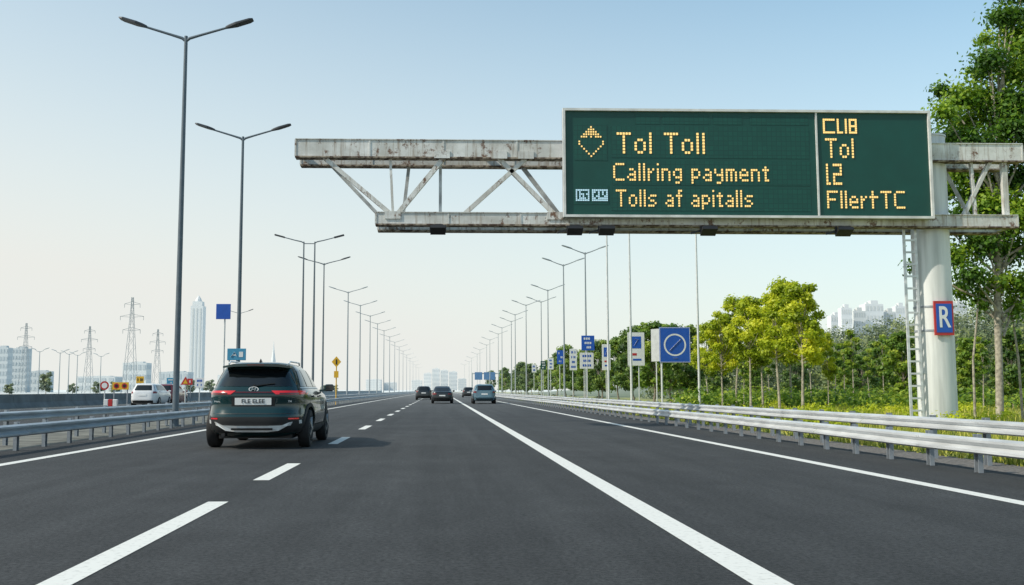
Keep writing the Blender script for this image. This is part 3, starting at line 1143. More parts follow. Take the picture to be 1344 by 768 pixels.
def far_car(name, label, px, Y, prof, paint, kind, X=None, group=None):
    H = prof[-1][0]
    ww = max(p[1] for p in prof)
    x = gx(px, Y) if X is None else X
    wl = (.85, prof[3][3] - .9)
    t, rp, sp, ry_, sxf, dims = make_car(name, label, (x, Y, 0), prof, paint, wl, .33, 1, ww + .02, group=group)
    if kind == 'sedan':
        rp('rear_window', 'glass', 1.01, 1.34, lambda z: -.68 + (z - 1.01) * .5, lambda z: .68 - (z - 1.01) * .5, .01, 8, 4)
        rp('tail_light', 'tail_far', .74, .83, -.84, -.48, .02, 6, 2)
        rp('tail_light', 'tail_far', .74, .83, .48, .84, .02, 6, 2)
        rp('licence_plate', 'white', .60, .70, -.25, .25, .02, 4, 1)
        sp('side_window', 'glass', 1.02, 1.33, lambda z: 1.0 + (z - 1.0) * .9, lambda z: 3.1 - (z - 1) * 1.4, 1, .01)
        sp('side_window', 'glass', 1.02, 1.33, lambda z: 1.0 + (z - 1.0) * .9, lambda z: 3.1 - (z - 1) * 1.4, -1, .01)
    else:
        zb = 1.08
        zt = H - .12
        rp('rear_window', 'glass', zb, zt, lambda z: -.74 + (z - zb) * .4, lambda z: .74 - (z - zb) * .4, .01, 8, 4)
        rp('tail_light', 'tail_far', zb - .2, zb - .07, -.87, -.66, .02, 6, 2)
        rp('tail_light', 'tail_far', zb - .2, zb - .07, .66, .87, .02, 6, 2)
        rp('licence_plate', 'white', .72, .83, -.25, .25, .02, 4, 1)
        for s in (-1, 1):
            sp('side_window', 'glass', zb, zt, .6, lambda z: 2.9 - (z - zb) * 1.0, s, .01)
    rp('rear_bumper', 'cladding', .26, .42, -.82, .82, .015, 10, 2)
    for s in (-1, 1):
        b = MB()
        b.bevbox((s * (ww + .08), 2.95, 1.02), (.18, .12, .13), .03)
        b.build('side_mirror', MT[paint], t)
    return t
far_car('sedan_car', 'black saloon car ahead in the middle lane, left of centre', 580.5, 82, sedan_prof, 'paint_black', 'sedan')
far_car('hatchback_car', 'small dark hatchback ahead, left of the black saloon', 556, 112, hatch_prof, 'paint_black', 'hatch')
far_car('tall_car', 'blue-teal tall car ahead, just right of the solid lane line', 636, 80, tall_prof, 'paint_silver', 'hatch')
far_car('hatchback_car', 'dark small car farther on, just left of the blue-teal car', 615, 150, hatch_prof, 'paint_black', 'hatch')
far_car('parked_car', 'white car on the far left carriageway beside the roadwork signs', 187, 66, hatch_prof, 'paint_white', 'hatch')
far_car('parked_car', 'dark red hatchback on the far left carriageway, right of the white car', 213, 72, hatch_prof, 'paint_darkred', 'hatch')

# ------------------------------------------------------------------ roadside signs
def sign(name, label, px, Y, board, mat, polepx=None, polemat='pole_white', decor=None, pr=.035, back=None, group=None):
    xa, xb = at(board[0], board[2], Y).x, at(board[1], board[2], Y).x
    za, zb = at(board[0], board[3], Y).z, at(board[0], board[2], Y).z
    pxx = gx(polepx if polepx else px, Y + .08)
    t = thing(name, label, 'sign', (pxx, Y, 0), 0, group)
    b = MB()
    b.tube([(pxx, Y + .06, 0), (pxx, Y + .06, zb - .03)], pr, 8)
    b.build('pole', MT[polemat], t, world=True, smooth=True)
    b = MB()
    b.bevbox(((xa + xb) / 2, Y, (za + zb) / 2), (xb - xa, .04, zb - za), .008)
    b.build('board', MT[mat], t, world=True)
    if decor:
        decor(t, (xa + xb) / 2, Y - .024, (za + zb) / 2, xb - xa, zb - za)
    return t
def ringdec(t, x, y, z, w_, h):
    b = MB()
    r = min(w_, h) * .36
    m = 32
    vs, fs = [], []
    for k in range(m):
        a = 2 * math.pi * k / m
        for q in (1, .86):
            vs.append((x + r * q * math.cos(a), y, z + r * q * math.sin(a)))
    for k in range(m):
        j = (k + 1) % m
        fs.append((k * 2, k * 2 + 1, j * 2 + 1, j * 2))
    b.add(vs, fs)
    b.bar((x - r * .5, y - .002, z - r * .5), (x + r * .5, y - .002, z + r * .5), .06, .006)
    b.bar((x - r * .2, y - .002, z - r * 1.18), (x + r * .2, y - .002, z - r * 1.18), .05, .006)
    b.build('symbol', MT['white'], t, world=True)
    b = MB()
    e = .03
    b.box((x, y, z + h / 2 - e), (w_ - .04, .006, .02))
    b.box((x, y, z - h / 2 + e), (w_ - .04, .006, .02))
    b.box((x - w_ / 2 + e, y, z), (.02, .006, h - .1))
    b.box((x + w_ / 2 - e, y, z), (.02, .006, h - .1))
    b.build('border', MT['white'], t, world=True)
def linesdec(mat='white', k=3):
    def f(t, x, y, z, w_, h):
        b = MB()
        rnd = random.Random(int(abs(x) * 100))
        for i in range(k):
            zz_ = z + h * (.5 - (i + .7) / (k + .4))
            ln = w_ * rnd.uniform(.45, .75)
            n = 4
            for q in range(n):
                if rnd.random() < .82:
                    b.box((x - ln / 2 + ln * (q + .5) / n, y, zz_), (ln / n * .7, .008, h / k * .42))
        b.build('symbol', MT[mat], t, world=True)
    return f
def whitebluedec(t, x, y, z, w_, h):
    b = MB()
    b.box((x, y, z + h * .2), (w_ * .6, .008, h * .36))
    b.build('blue_panel', MT['blue'], t, world=True)
    b = MB()
    b.box((x - w_ * .1, y, z - h * .16), (w_ * .26, .008, h * .07))
    b.build('red_mark', MT['red'], t, world=True)
    b = MB()
    b.box((x + w_ * .05, y, z - h * .32), (w_ * .5, .008, h * .06))
    b.build('blue_mark', MT['blue'], t, world=True)
    b = MB()
    b.bar((x - w_ * .12, y - .008, z + h * .1), (x + w_ * .12, y - .008, z + h * .3), .05, .006)
    b.bar((x - w_ * .12, y - .008, z + h * .3), (x + w_ * .06, y - .008, z + h * .3), .05, .006)
    b.build('symbol', MT['white'], t, world=True)
def tealdec(t, x, y, z, w_, h):
    # a white roof-like symbol beside a small block
    b = MB()
    b.bar((x - w_ * .30, y, z - h * .22), (x - w_ * .12, y, z + h * .22), .05, .006)
    b.bar((x - w_ * .12, y, z + h * .22), (x + w_ * .04, y, z - h * .22), .05, .006)
    b.box((x - w_ * .13, y, z - h * .05), (w_ * .18, .008, h * .12))
    b.box((x + w_ * .24, y, z), (w_ * .22, .008, h * .45))
    b.build('symbol', MT['white'], t, world=True)
sign('road_sign', 'large square blue sign with white ring and slash, right roadside', 869, 55, (865, 905.5, 429.5, 476), 'blue', 869, decor=ringdec, pr=.055)
xa = at(856, 450, 55.6).x
t2 = thing('sign_panel', 'grey blank panel turned sideways against the large blue ring sign', 'sign', (xa, 55.5, 0))
za, zb = at(853, 474, 55).z, at(853, 431, 55).z
MT['panel_grey'] = pm('panel_grey', (.42, .44, .44), .5, 0, var=.08)
b = MB()
b.add([(xa, 55.9, za), (xa + .40, 55.12, za), (xa + .40, 55.12, zb), (xa, 55.9, zb), (xa + .03, 55.95, za), (xa + .43, 55.17, za), (xa + .43, 55.17, zb), (xa + .03, 55.95, zb)], [(0, 1, 2, 3), (7, 6, 5, 4), (0, 3, 7, 4), (1, 5, 6, 2), (3, 2, 6, 7), (0, 4, 5, 1)])
b.build('board', MT['panel_grey'], t2, world=True)
b = MB()
b.tube([(xa + .22, 55.6, 0), (xa + .22, 55.6, zb - .05)], .035, 8)
b.build('pole', MT['pole_white'], t2, world=True)
sign('road_sign', 'tall white sign with blue panel and red marks, left of the large blue sign', 840, 66, (823.5, 845.5, 436.5, 480), 'white', 839, decor=whitebluedec)
sign('road_sign', 'small blue sign with white symbols between the lamp poles', 771, 78, (763, 780, 440.5, 460), 'blue', 771, decor=linesdec())
sign('road_sign', 'white notice board directly below the small blue sign', 768, 79.5, (761, 779, 463, 484), 'white', 767, decor=linesdec('blue', 3))
sign('road_sign', 'narrow white sign right beside the leftmost pale lamp pole', 795, 76, (790, 801, 452, 486), 'white', 796, decor=whitebluedec)
sign('road_sign', 'narrow white roadside sign, first left of the notice board', 753, 92, (747.5, 757, 458, 486), 'white', 752, decor=linesdec('blue', 4))
sign('road_sign', 'little blue roadside sign, second left of the notice board', 735, 98, (731, 740, 460, 478), 'blue', 735, decor=linesdec())
sign('road_sign', 'little green roadside sign far along the right rail', 713, 120, (709.5, 716.5, 474, 485), 'green', 713, decor=linesdec())
sign('road_sign', 'little white roadside sign far along the right rail', 723, 112, (719.5, 726.5, 470, 485), 'white', 723, decor=linesdec('blue', 3))
sign('road_sign', 'smallest pale roadside sign, farthest along the right rail', 701, 132, (698, 704, 478, 489), 'white', 701, decor=linesdec('blue', 2))
sign('road_sign', 'plain square blue sign on a tall thin pole behind the estate car', 293, 40, (284, 303, 399, 419), 'blue', 293, 'pole_white', pr=.03)
sign('road_sign', 'low teal blue sign with white symbol just above the estate car roof', 311, 43, (298.5, 323, 457.5, 473), 'teal', 300, 'pole_white', decor=tealdec, pr=.035)
sign('road_sign', 'small yellow sign rising behind the white car on the left', 184, 78, (179, 189, 494, 503), 'yellow', 184, 'galv_dull', decor=linesdec('black', 1), pr=.035)
sign('road_sign', 'small teal sign between the dark red hatchback and the tall lamp foot', 224, 80, (219, 229, 496, 505), 'teal', 224, 'galv_dull', decor=linesdec('white', 2), pr=.035)
sign('road_sign', 'small red and white sign left of the low pale board', 250, 76, (246, 253, 497, 505), 'red', 250, 'galv_dull', decor=linesdec('white', 1), pr=.03)
Y = 76
yx = gx(441, Y)
t = thing('warning_sign', 'slim yellow warning sign on a pole beside the left guardrail', 'sign', (yx, Y, 0))
b = MB()
b.tube([(yx, Y + .06, 0), (yx, Y + .06, 3.55)], .045, 8)
b.build('pole', MT['yellow'], t, world=True)
za = at(441, 475, Y).z
b = MB()
b.add([(yx - .36, Y, za), (yx, Y, za - .42), (yx + .36, Y, za), (yx, Y, za + .42), (yx - .36, Y + .04, za), (yx, Y + .04, za - .42), (yx + .36, Y + .04, za), (yx, Y + .04, za + .42)], [(0, 1, 2, 3), (7, 6, 5, 4), (0, 4, 5, 1), (1, 5, 6, 2), (2, 6, 7, 3), (3, 7, 4, 0)])
b.build('board', MT['yellow'], t, world=True)
b = MB()
b.box((yx, Y - .01, za), (.1, .01, .38))
b.build('symbol', MT['black'], t, world=True)
b = MB()
b.box((yx, Y + .01, za - .95), (.34, .05, .5))
b.build('lower_board', MT['yellow'], t, world=True)
Y = 69
def disc(b, x, y, z, r, m=20, mi=0):
    vs = [(x + r * math.cos(2 * math.pi * k / m), y, z + r * math.sin(2 * math.pi * k / m)) for k in range(m)]
    b.add(vs, [tuple(range(m))], mi)
x = gx(158, Y)
t = thing('roadwork_sign', 'yellow roadwork board with two red discs left of the white car', 'sign', (x, Y, 0))
b = MB()
b.box((x, Y, 1.38), (1.1, .06, .5))
b.build('board', MT['yellow'], t, world=True)
for s in (-1, 1):
    b = MB()
    disc(b, x + s * .27, Y - .036, 1.38, .19)
    b.build('red_disc', MT['red'], t, world=True)
    b = MB()
    disc(b, x + s * .27, Y - .042, 1.38, .11)
    b.build('disc_centre', MT['black'], t, world=True)
    b = MB()
    b.bar((x + s * .45, Y + .06, 0), (x + s * .45, Y + .06, 1.6), .07, .07)
    b.build('leg', MT['galv_dull'], t, world=True)
x = gx(137, Y - 1)
t = thing('round_sign', 'round red and white sign on a post at the left roadworks', 'sign', (x, Y - 1, 0))
b = MB()
b.tube([(x, Y - .95, 0), (x, Y - .95, 1.6)], .04, 8)
b.build('pole', MT['pole_white'], t, world=True)
b = MB()
disc(b, x, Y - 1.02, 1.40, .30)
b.build('board', MT['red'], t, world=True)
b = MB()
disc(b, x, Y - 1.03, 1.40, .19)
b.build('symbol', MT['white'], t, world=True)
RB = thing('road_barrier', 'low white and red barrier under the yellow roadwork board', 'barrier', (gx(146, 68), 68, 0))
for k in range(3):
    b = MB()
    b.bevbox((-.3 + k * .3, 0, .24), (.295, .28, .48), .03)
    b.build('segment', MT['red' if k == 1 else 'white'], RB)
x = gx(243, 62)
t = thing('warning_sign', 'red triangular sign on a post near the tall left lamp foot', 'sign', (x, 62, 0))
b = MB()
b.tube([(x, 62.06, 0), (x, 62.06, 1.6)], .04, 8)
b.build('pole', MT['pole_white'], t, world=True)
b = MB()
b.add([(x - .3, 62, 1.42), (x + .3, 62, 1.42), (x, 62, 1.94)], [(0, 1, 2)])
b.build('board', MT['red'], t, world=True)
b = MB()
b.add([(x - .15, 61.99, 1.49), (x + .15, 61.99, 1.49), (x, 61.99, 1.76)], [(0, 1, 2)])
b.build('symbol', MT['yellow'], t, world=True)
sign('road_sign', 'low pale board on posts left of the estate car', 262, 72, (256, 268, 496, 509), 'white', 262, decor=linesdec('blue', 2), pr=.04)

Y = 250
xc = gx(645, Y)
t = thing('distant_gantry', 'distant portal gantry over the road with small blue and green boards', 'gantry', (xc, Y, 0))
for x in (gx(620, Y), gx(671, Y)):
    b = MB()
    b.bar((x, Y, 0), (x, Y, 5.4), .25, .25)
    b.build('post', MT['pole_far'], t, world=True)
b = MB()
b.bar((gx(620, Y), Y, 5.2), (gx(671, Y), Y, 5.2), .3, .25)
b.build('beam', MT['pole_far'], t, world=True)
for pa, pb, mt in ((623, 633, 'blue'), (635, 650, 'blue'), (655, 668, 'green')):
    b = MB()
    b.box(((gx(pa, Y) + gx(pb, Y)) / 2, Y - .3, 4.6), (gx(pb, Y) - gx(pa, Y), .1, 1.9))
    b.build('board', pm('far_board', (.10, .22, .42) if mt == 'blue' else (.08, .25, .22), .6), t, world=True)

# ------------------------------------------------------------------ foliage
def leaf_mesh(name, clumps, n, size, mat, seed, up=.35, shell=.45, droop=0, fuzz=.2):
    rng = np.random.default_rng(seed)
    c = np.array(clumps, dtype=float)
    wgt = (c[:, 3] ** 2 * c[:, 4]) ** .75
    wgt /= wgt.sum()
    idx = rng.choice(len(c), n, p=wgt)
    tone_c = rng.uniform(.05, .9, len(c))
    d = rng.normal(size=(n, 3))
    d /= np.linalg.norm(d, axis=1)[:, None]
    rad = rng.uniform(0, 1, n) ** shell
    rad *= 1 + fuzz * rng.normal(size=n)
    C = c[idx]
    P = C[:, :3] + d * rad[:, None] * np.stack([C[:, 3], C[:, 3], C[:, 4]], 1)
    nrm = d + rng.normal(size=(n, 3)) * .7 + np.array([0, 0, up])
    nrm /= np.linalg.norm(nrm, axis=1)[:, None]
    a = rng.normal(size=(n, 3)) + np.array([0, 0, -droop])
    a -= nrm * (a * nrm).sum(1)[:, None]
    a /= np.linalg.norm(a, axis=1)[:, None]
    bb = np.cross(nrm, a)
    L = size * rng.uniform(.6, 1.4, n)[:, None]
    Wd = L * rng.uniform(.24, .36, n)[:, None]
    V = np.stack([P - a * L * .5, P + bb * Wd, P + a * L * .5, P - bb * Wd], 1).reshape(-1, 3)
    me = bpy.data.meshes.new(name)
    me.vertices.add(4 * n)
    me.vertices.foreach_set('co', V.ravel())
    me.loops.add(4 * n)
    me.loops.foreach_set('vertex_index', np.arange(4 * n, dtype=np.int32))
    me.polygons.add(n)
    me.polygons.foreach_set('loop_start', np.arange(0, 4 * n, 4, dtype=np.int32))
    me.polygons.foreach_set('loop_total', np.full(n, 4, dtype=np.int32))
    me.update(calc_edges=True)
    at_ = me.attributes.new('tone', 'FLOAT', 'FACE')
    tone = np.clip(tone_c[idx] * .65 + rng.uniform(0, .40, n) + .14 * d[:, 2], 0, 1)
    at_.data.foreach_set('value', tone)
    me.materials.append(mat)
    return me

def make_tree(label, loc, H, cw, trunkfrac, mat, bark, nleaf, size, seed, name='young_tree', group=None, nc=14, tr=.09, spread=.55, rk=1.0):
    rnd = random.Random(seed)
    t = thing(name, label, 'tree', loc, 0, group)
    cl = []
    z0_ = H * trunkfrac
    for k in range(nc):
        u = (k + .5) / nc
        z = z0_ + (H - z0_) * (.08 + .84 * u)
        prof_ = math.sin(math.pi * min(1, .18 + .78 * u)) ** .7
        a = k * 2.4 + rnd.uniform(-.5, .5)
        rr = cw * spread * prof_ * rnd.uniform(.45, 1.1)
        r = cw * rnd.uniform(.24, .38) * rk
        cl.append((rr * math.cos(a), rr * math.sin(a), z, r, r * rnd.uniform(.55, .8)))
    b = MB()
    lean = rnd.uniform(-.15, .15)
    tp = [(0, 0, -.1), (lean * .3, 0, z0_ * .5), (lean, lean * .5, z0_), (lean * .6, 0, z0_ + (H - z0_) * .6), (0, 0, H * .95)]
    b.tube(tp, [tr * 1.3, tr, tr * .8, tr * .5, tr * .15], 9)
    for c in cl:
        st = Vector((lean, 0, z0_ + (c[2] - z0_) * .45))
        en = Vector(c[:3])
        md = (st + en) / 2 + Vector((0, 0, -.1))
        b.tube([st, md, en], [tr * .4, tr * .25, tr * .1], 5)
    b.build('trunk', bark, t, smooth=True)
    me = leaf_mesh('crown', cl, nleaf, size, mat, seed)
    o = bpy.data.objects.new('crown', me)
    COL.objects.link(o)
    o.parent = t
    return t

T_y = [make_tree('x', (gx(1023, 53), 53, -.03), 7.2, 1.7, .34, LF_YG, MT['bark_pale'], 7500, .18, 11, nc=22, tr=.065, spread=.64, rk=.9),
       make_tree('x', (gx(1053, 50), 50, -.03), 6.9, 1.7, .33, LF_YG, MT['bark_pale'], 7500, .18, 12, nc=23, tr=.065, spread=.64, rk=.9),
       make_tree('x', (gx(985, 56), 56, -.03), 6.7, 1.5, .36, LF_YG, MT['bark_pale'], 7000, .18, 13, nc=20, tr=.06, spread=.64, rk=.9)]
T_y[0]['label'] = 'tallest yellow-green young tree, its crown highest in the right row'
T_y[1]['label'] = 'full yellow-green young tree right next to the tallest one'
T_y[2]['label'] = 'yellow-green young tree left of the tallest, with a narrow crown'
def place(T, px, Y, topy, label, rz, group=None, wsc=1.0, baseH=7.0, X=None):
    h = at(px, topy, Y).z / baseH
    x = gx(px, Y) if X is None else X
    return dup(T, (x, Y, -.03), rz, (h * wsc, h * wsc, h), label, group)
place(T_y[1], 948, 58, 402, 'leftmost yellow-green young tree beside the rightmost pale lamp pole', 1.0, wsc=.95)
place(T_y[0], 966, 60, 390, 'second yellow-green young tree counted from the rightmost pale lamp pole', 2.0, wsc=.95)
place(T_y[2], 1001, 64, 396, 'yellow-green young tree half hidden between two taller ones', 3.0, wsc=1.05)
place(T_y[1], 1038, 60, 368, 'yellow-green young tree set back between the two fullest crowns', 4.0, wsc=.95)
place(T_y[2], 1087, 52, 428, 'small slim young tree standing alone right of the yellow-green row', 5.2, wsc=.7)
place(T_y[0], 929, 70, 424, 'pale green young tree partly behind the rightmost pale lamp pole', 5.0, wsc=.95)
T_g = [make_tree('green bushy tree behind the white and blue sign', (gx(858, 74), 74, -.03), 6.5, 1.9, .14, LF_G, MT['bark'], 5500, .25, 21, 'green_tree', nc=24, rk=.85, spread=.64),
       make_tree('dark bushy tree right of the large blue sign', (gx(905, 76), 76, -.03), 6.3, 2.0, .12, LF_D, MT['bark'], 5500, .25, 22, 'green_tree', nc=24, rk=.85, spread=.64)]
place(T_g[0], 880, 80, 420, 'green bushy tree showing above the large blue sign', 1.1, baseH=6.5)
place(T_g[1], 832, 86, 424, 'dark bushy tree behind the tall white sign', 2.2, baseH=6.3)
place(T_g[0], 812, 92, 438, 'green bushy tree right of the narrow white sign', 3.1, baseH=6.5)
place(T_g[1], 790, 98, 444, 'dark bushy tree behind the narrow white sign', .4, baseH=6.3)
for i in range(22):
    Yv = 104 + i * 9 + (i * 37 % 5)
    X = 15.2 + (i * 53 % 7) * .8
    T = T_g[i % 2]
    h = .82 + (i * 29 % 10) * .035
    dup(T, (X, Yv, -.03), i * 1.3, (h, h, h), 'hazy roadside tree in the receding right row', 'roadside trees receding along the right verge')
lab = ['dark tree between the trunks of the yellow-green row, leftmost', 'dark tree behind the middle of the yellow-green row', 'dark tree behind the right end of the yellow-green row', 'bushy green tree left of the ladder, fourth from it', 'bushy green tree left of the ladder, third from it', 'bushy green tree left of the ladder, second from it', 'dark leafy tree directly left of the gantry ladder', 'dark leafy tree low behind the gantry column', 'green tree low behind the large right tree trunk', 'green tree at the right edge low behind the rail']
for i, (px, Yv, ty) in enumerate(((940, 95, 466), (990, 92, 458), (1045, 96, 458), (1112, 88, 456), (1133, 80, 462), (1152, 84, 446), (1185, 62, 432), (1222, 66, 425), (1275, 64, 440), (1330, 60, 425))):
    place(T_g[(i + (i < 6)) % 2], px, Yv, ty, lab[i], i * .9, baseH=6.4, wsc=1.0 if i > 5 else 1.1)

sap = make_tree('slim pale-stemmed sapling in front of the dark woods', (gx(1108, 70), 70, -.03), 4.6, .8, .45, LF_G, MT['bark_pale'], 1300, .18, 31, 'sapling', 'slim saplings planted before the woods', nc=10, tr=.035)
for i, (px, Yv) in enumerate(((976, 66), (1010, 72), (1065, 68), (1096, 66), (1120, 64), (1141, 72), (1160, 66), (1290, 52))):
    h = .85 + (i * 31 % 9) * .04
    dup(sap, (gx(px, Yv), Yv, -.03), i * 1.7, (h, h, h), group='slim saplings planted before the woods')

# large tree at the right edge
Y = 34.5
tx = gx(1314, Y)
t = thing('large_tree', 'large leafy tree with pale trunk at the right edge, rising behind the gantry', 'tree', (tx, Y, 0))
cl = []
rnd = random.Random(5)
def C(px, py, dY, r, rz=None):
    p = at(px, py, Y + dY)
    cl.append((p.x - tx, dY, p.z, r, rz or r * .68))
for a in ((1322, 22, 0, .75), (1340, 48, 1, 1.0), (1300, 78, -.5, .75), (1335, 95, .5, 1.0), (1365, 60, 0, 1.3), (1262, 128, 0, .85), (1240, 148, -.8, .65), (1290, 130, 1, .95), (1322, 140, 0, 1.0),
          (1250, 180, .6, .85), (1285, 190, -.6, .9), (1320, 200, .5, .95), (1262, 225, .4, .8), (1300, 240, 1, .9), (1360, 160, 0, 1.3), (1300, 268, 0, .9), (1338, 280, -.4, 1.0), (1268, 282, .6, .8), (1240, 296, .2, .65),
          (1290, 318, 0, .85), (1325, 328, .6, .9), (1255, 335, 0, .7), (1222, 322, .5, .6), (1206, 350, .8, .45), (1275, 362, -.5, .65), (1310, 370, .2, .7), (1370, 280, 0, 1.2), (1400, 180, 0, 1.6), (1380, 360, .6, 1.0),
          (1345, 372, 0, .75), (1345, -20, 0, 1.1), (1400, 60, 1, 1.5), (1440, 260, 0, 1.5), (1234, 118, .2, .4), (1292, 52, 0, .4), (1312, 20, .5, .4), (1340, 235, .8, 1.0), (1335, 165, -.8, .8), (1285, 95, .6, .5), (1240, 250, 1, .6),
          (1288, 392, .4, .45, .6), (1262, 380, .8, .4, .55), (1330, 400, .3, .5, .6), (1345, 130, -.6, .7), (1270, 160, 1, .7), (1308, 165, .9, .7), (1275, 255, 1.2, .7), (1318, 300, 1.2, .7)):
    C(*a)
b = MB()
b.tube([(-.1, 0, -.1), (-.02, 0, 2), (.02, 0, 4.2), (.25, .1, 6.5), (.45, 0, 9), (.7, 0, 12.5)], [.14, .125, .115, .10, .08, .03], 12)
for c in cl:
    zs_ = max(2.8, c[2] * .72)
    st = Vector((.1 + c[2] * .02, 0, zs_))
    en = Vector(c[:3])
    md = (st + en) / 2 + Vector((0, 0, .15 * rnd.uniform(-1, 1)))
    b.tube([st, md, en], [.05, .035, .012], 6)
b.build('trunk', MT['bark_pale'], t, smooth=True)
for q in ((.9, .3), (-.7, .5)):
    b = MB()
    b.tube([(q[0], q[1], -.05), (q[0] * .95, q[1], 2.2), (q[0] * .6, q[1] * .5, 4.8)], [.05, .04, .025], 8)
    b.build('side_stem', MT['bark_pale'], t, smooth=True)
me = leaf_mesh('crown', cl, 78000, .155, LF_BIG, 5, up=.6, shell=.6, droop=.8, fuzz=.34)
o = bpy.data.objects.new('crown', me)
COL.objects.link(o)
o.parent = t

def hill_z(x, y):
    u = max(0, min(1, (x - 30) / 90))
    v = max(0, min(1, (y - 120) / 70))
    return 6.5 * u * v * v * (3 - 2 * v)
b = MB()
nx, ny = 40, 24
for j in range(ny + 1):
    for i in range(nx + 1):
        x = 24 + i * 9
        y = 110 + j * 10
        b.v.append((x, y, hill_z(x, y) - .04 + (.3 * math.sin(x * .3) * math.cos(y * .21) if y > 130 else 0)))
for j in range(ny):
    for i in range(nx):
        o = j * (nx + 1) + i
        b.f.append((o, o + 1, o + nx + 2, o + nx + 1))
b.m = [0] * len(b.f)
struct(b.build('hill', pm('hill_scrub', (.06, .10, .03), .95, 0, var=.4, scale=.4, bump=.5, air=900), smooth=True))
rnd = random.Random(9)
cl = []
for row, Yv in enumerate((104, 116, 128, 144, 162, 184)):
    px = 860 if row > 1 else 1090
    while px < 1460:
        f = (px - 860) / 500
        topy = 480 - (46, 54, 64, 76, 84, 92)[row] * min(1, f) - rnd.uniform(-9, 14) + (8 if row < 2 else 0)
        p = at(px, topy, Yv)
        gz = hill_z(p.x, Yv)
        r = rnd.uniform(1.2, 2.5)
        zc = p.z - r * .6
        while zc > gz + .4:
            cl.append((p.x + rnd.uniform(-1, 1), Yv + rnd.uniform(-2, 2), zc, r, r * .75))
            zc -= r * .9
        px += r * 1307 / Yv * .95
me = leaf_mesh('woods', cl, 120000, .44, LF_W, 77, up=.6, shell=.35)
o = bpy.data.objects.new('woods', me)
COL.objects.link(o)
tag(o, 'hazy woods covering the low hill behind the young trees', 'woods', kind='stuff')
cl = []
for k in range(260):
    Yv = rnd.uniform(56, 102)
    px = rnd.uniform(900, 1380)
    x = gx(px, Yv)
    r = rnd.uniform(.4, 1.0)
    cl.append((x, Yv, r * .45, r * 1.3, r))
me = leaf_mesh('undergrowth', cl, 32000, .24, LF_G, 78, up=.6, shell=.4)
o = bpy.data.objects.new('undergrowth', me)
COL.objects.link(o)
tag(o, 'low green undergrowth around the trunks of the young trees', 'undergrowth', kind='stuff')
cl = []
for k in range(150):
    Yv = rnd.uniform(26, 60)
    x = rnd.uniform(9.6, 12 + Yv * .45)
    r = rnd.uniform(.14, .36)
    cl.append((x, Yv, r * .5, r * 1.6, r))
me = leaf_mesh('low_shrubs', cl, 20000, .12, LF_YG, 79, up=.5, shell=.4)
o = bpy.data.objects.new('low_shrubs', me)
COL.objects.link(o)
tag(o, 'bright yellow-green ground shrubs between the right guardrail and the trees', 'shrubs', kind='stuff')

rng = np.random.default_rng(3)
n = 30000
yv = 9 + 60 * rng.uniform(0, 1, n) ** 1.6
xv = 8.5 + rng.uniform(0, 1, n) ** 1.2 * (6 + yv * .35)
hh = rng.uniform(.08, .32, n) * (1 + .5 * np.sin(xv * 1.7) * np.cos(yv * .9))
an = rng.uniform(0, 6.28, n)
wd = rng.uniform(.012, .03, n)
ln = rng.normal(size=(n, 2)) * .08
V = np.zeros((n, 3, 3))
V[:, 0] = np.stack([xv - wd * np.cos(an), yv - wd * np.sin(an), np.full(n, -.03)], 1)
V[:, 1] = np.stack([xv + wd * np.cos(an), yv + wd * np.sin(an), np.full(n, -.03)], 1)
V[:, 2] = np.stack([xv + ln[:, 0], yv + ln[:, 1], hh], 1)
me = bpy.data.meshes.new('grass')
me.vertices.add(3 * n)
me.vertices.foreach_set('co', V.ravel())
me.loops.add(3 * n)
me.loops.foreach_set('vertex_index', np.arange(3 * n, dtype=np.int32))
me.polygons.add(n)
me.polygons.foreach_set('loop_start', np.arange(0, 3 * n, 3, dtype=np.int32))
me.polygons.foreach_set('loop_total', np.full(n, 3, dtype=np.int32))
me.update(calc_edges=True)
a_ = me.attributes.new('tone', 'FLOAT', 'FACE')
a_.data.foreach_set('value', rng.uniform(0, 1, n))
me.materials.append(LF_GR)
o = bpy.data.objects.new('grass', me)
COL.objects.link(o)
tag(o, 'yellow-green rough grass growing behind the right guardrail', 'grass', kind='stuff')

# ------------------------------------------------------------------ far buildings, tower, pylons
def building(name, label, pxa, pxb, topy, Y, wall='haze_b', win='haze_c', floors=6, cat='building', roof=True, group=None):
    xa, xb = gx(pxa, Y), gx(pxb, Y)
    h = at(pxa, topy, Y).z
    t = thing(name, label, cat, ((xa + xb) / 2, Y, -.05), 0, group)
    W_ = xb - xa
    b = MB()
    b.box((0, W_ * .4, h / 2), (W_, W_ * .8, h))
    b.build('wall', MT[wall], t)
    if roof:
        b = MB()
        b.box((W_ * .1, W_ * .4, h + h * .02), (W_ * .4, W_ * .4, h * .05))
        b.box((-W_ * .25, W_ * .4, h + h * .01), (W_ * .12, W_ * .2, h * .03))
        b.build('roof_plant', MT[wall], t)
    for k in range(floors):
        z = h * (k + .55) / floors
        b = MB()
        nn = 5
        for q in range(nn):
            b.box((-W_ / 2 + W_ * (q + .5) / nn, -.08, z), (W_ / nn * .6, .2, h / floors * .5))
        b.box((W_ / 2 + .05, W_ * .4, z), (.15, W_ * .6, h / floors * .45))
        b.build('window_band', MT[win], t)
    return t
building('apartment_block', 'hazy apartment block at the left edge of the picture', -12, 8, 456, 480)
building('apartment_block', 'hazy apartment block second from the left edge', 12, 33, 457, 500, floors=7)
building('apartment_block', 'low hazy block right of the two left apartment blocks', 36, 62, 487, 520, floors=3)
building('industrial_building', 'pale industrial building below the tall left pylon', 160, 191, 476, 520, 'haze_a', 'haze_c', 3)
building('industrial_building', 'low pale shed between the left pylons', 100, 150, 494, 560, 'haze_a', 'haze_c', 2)
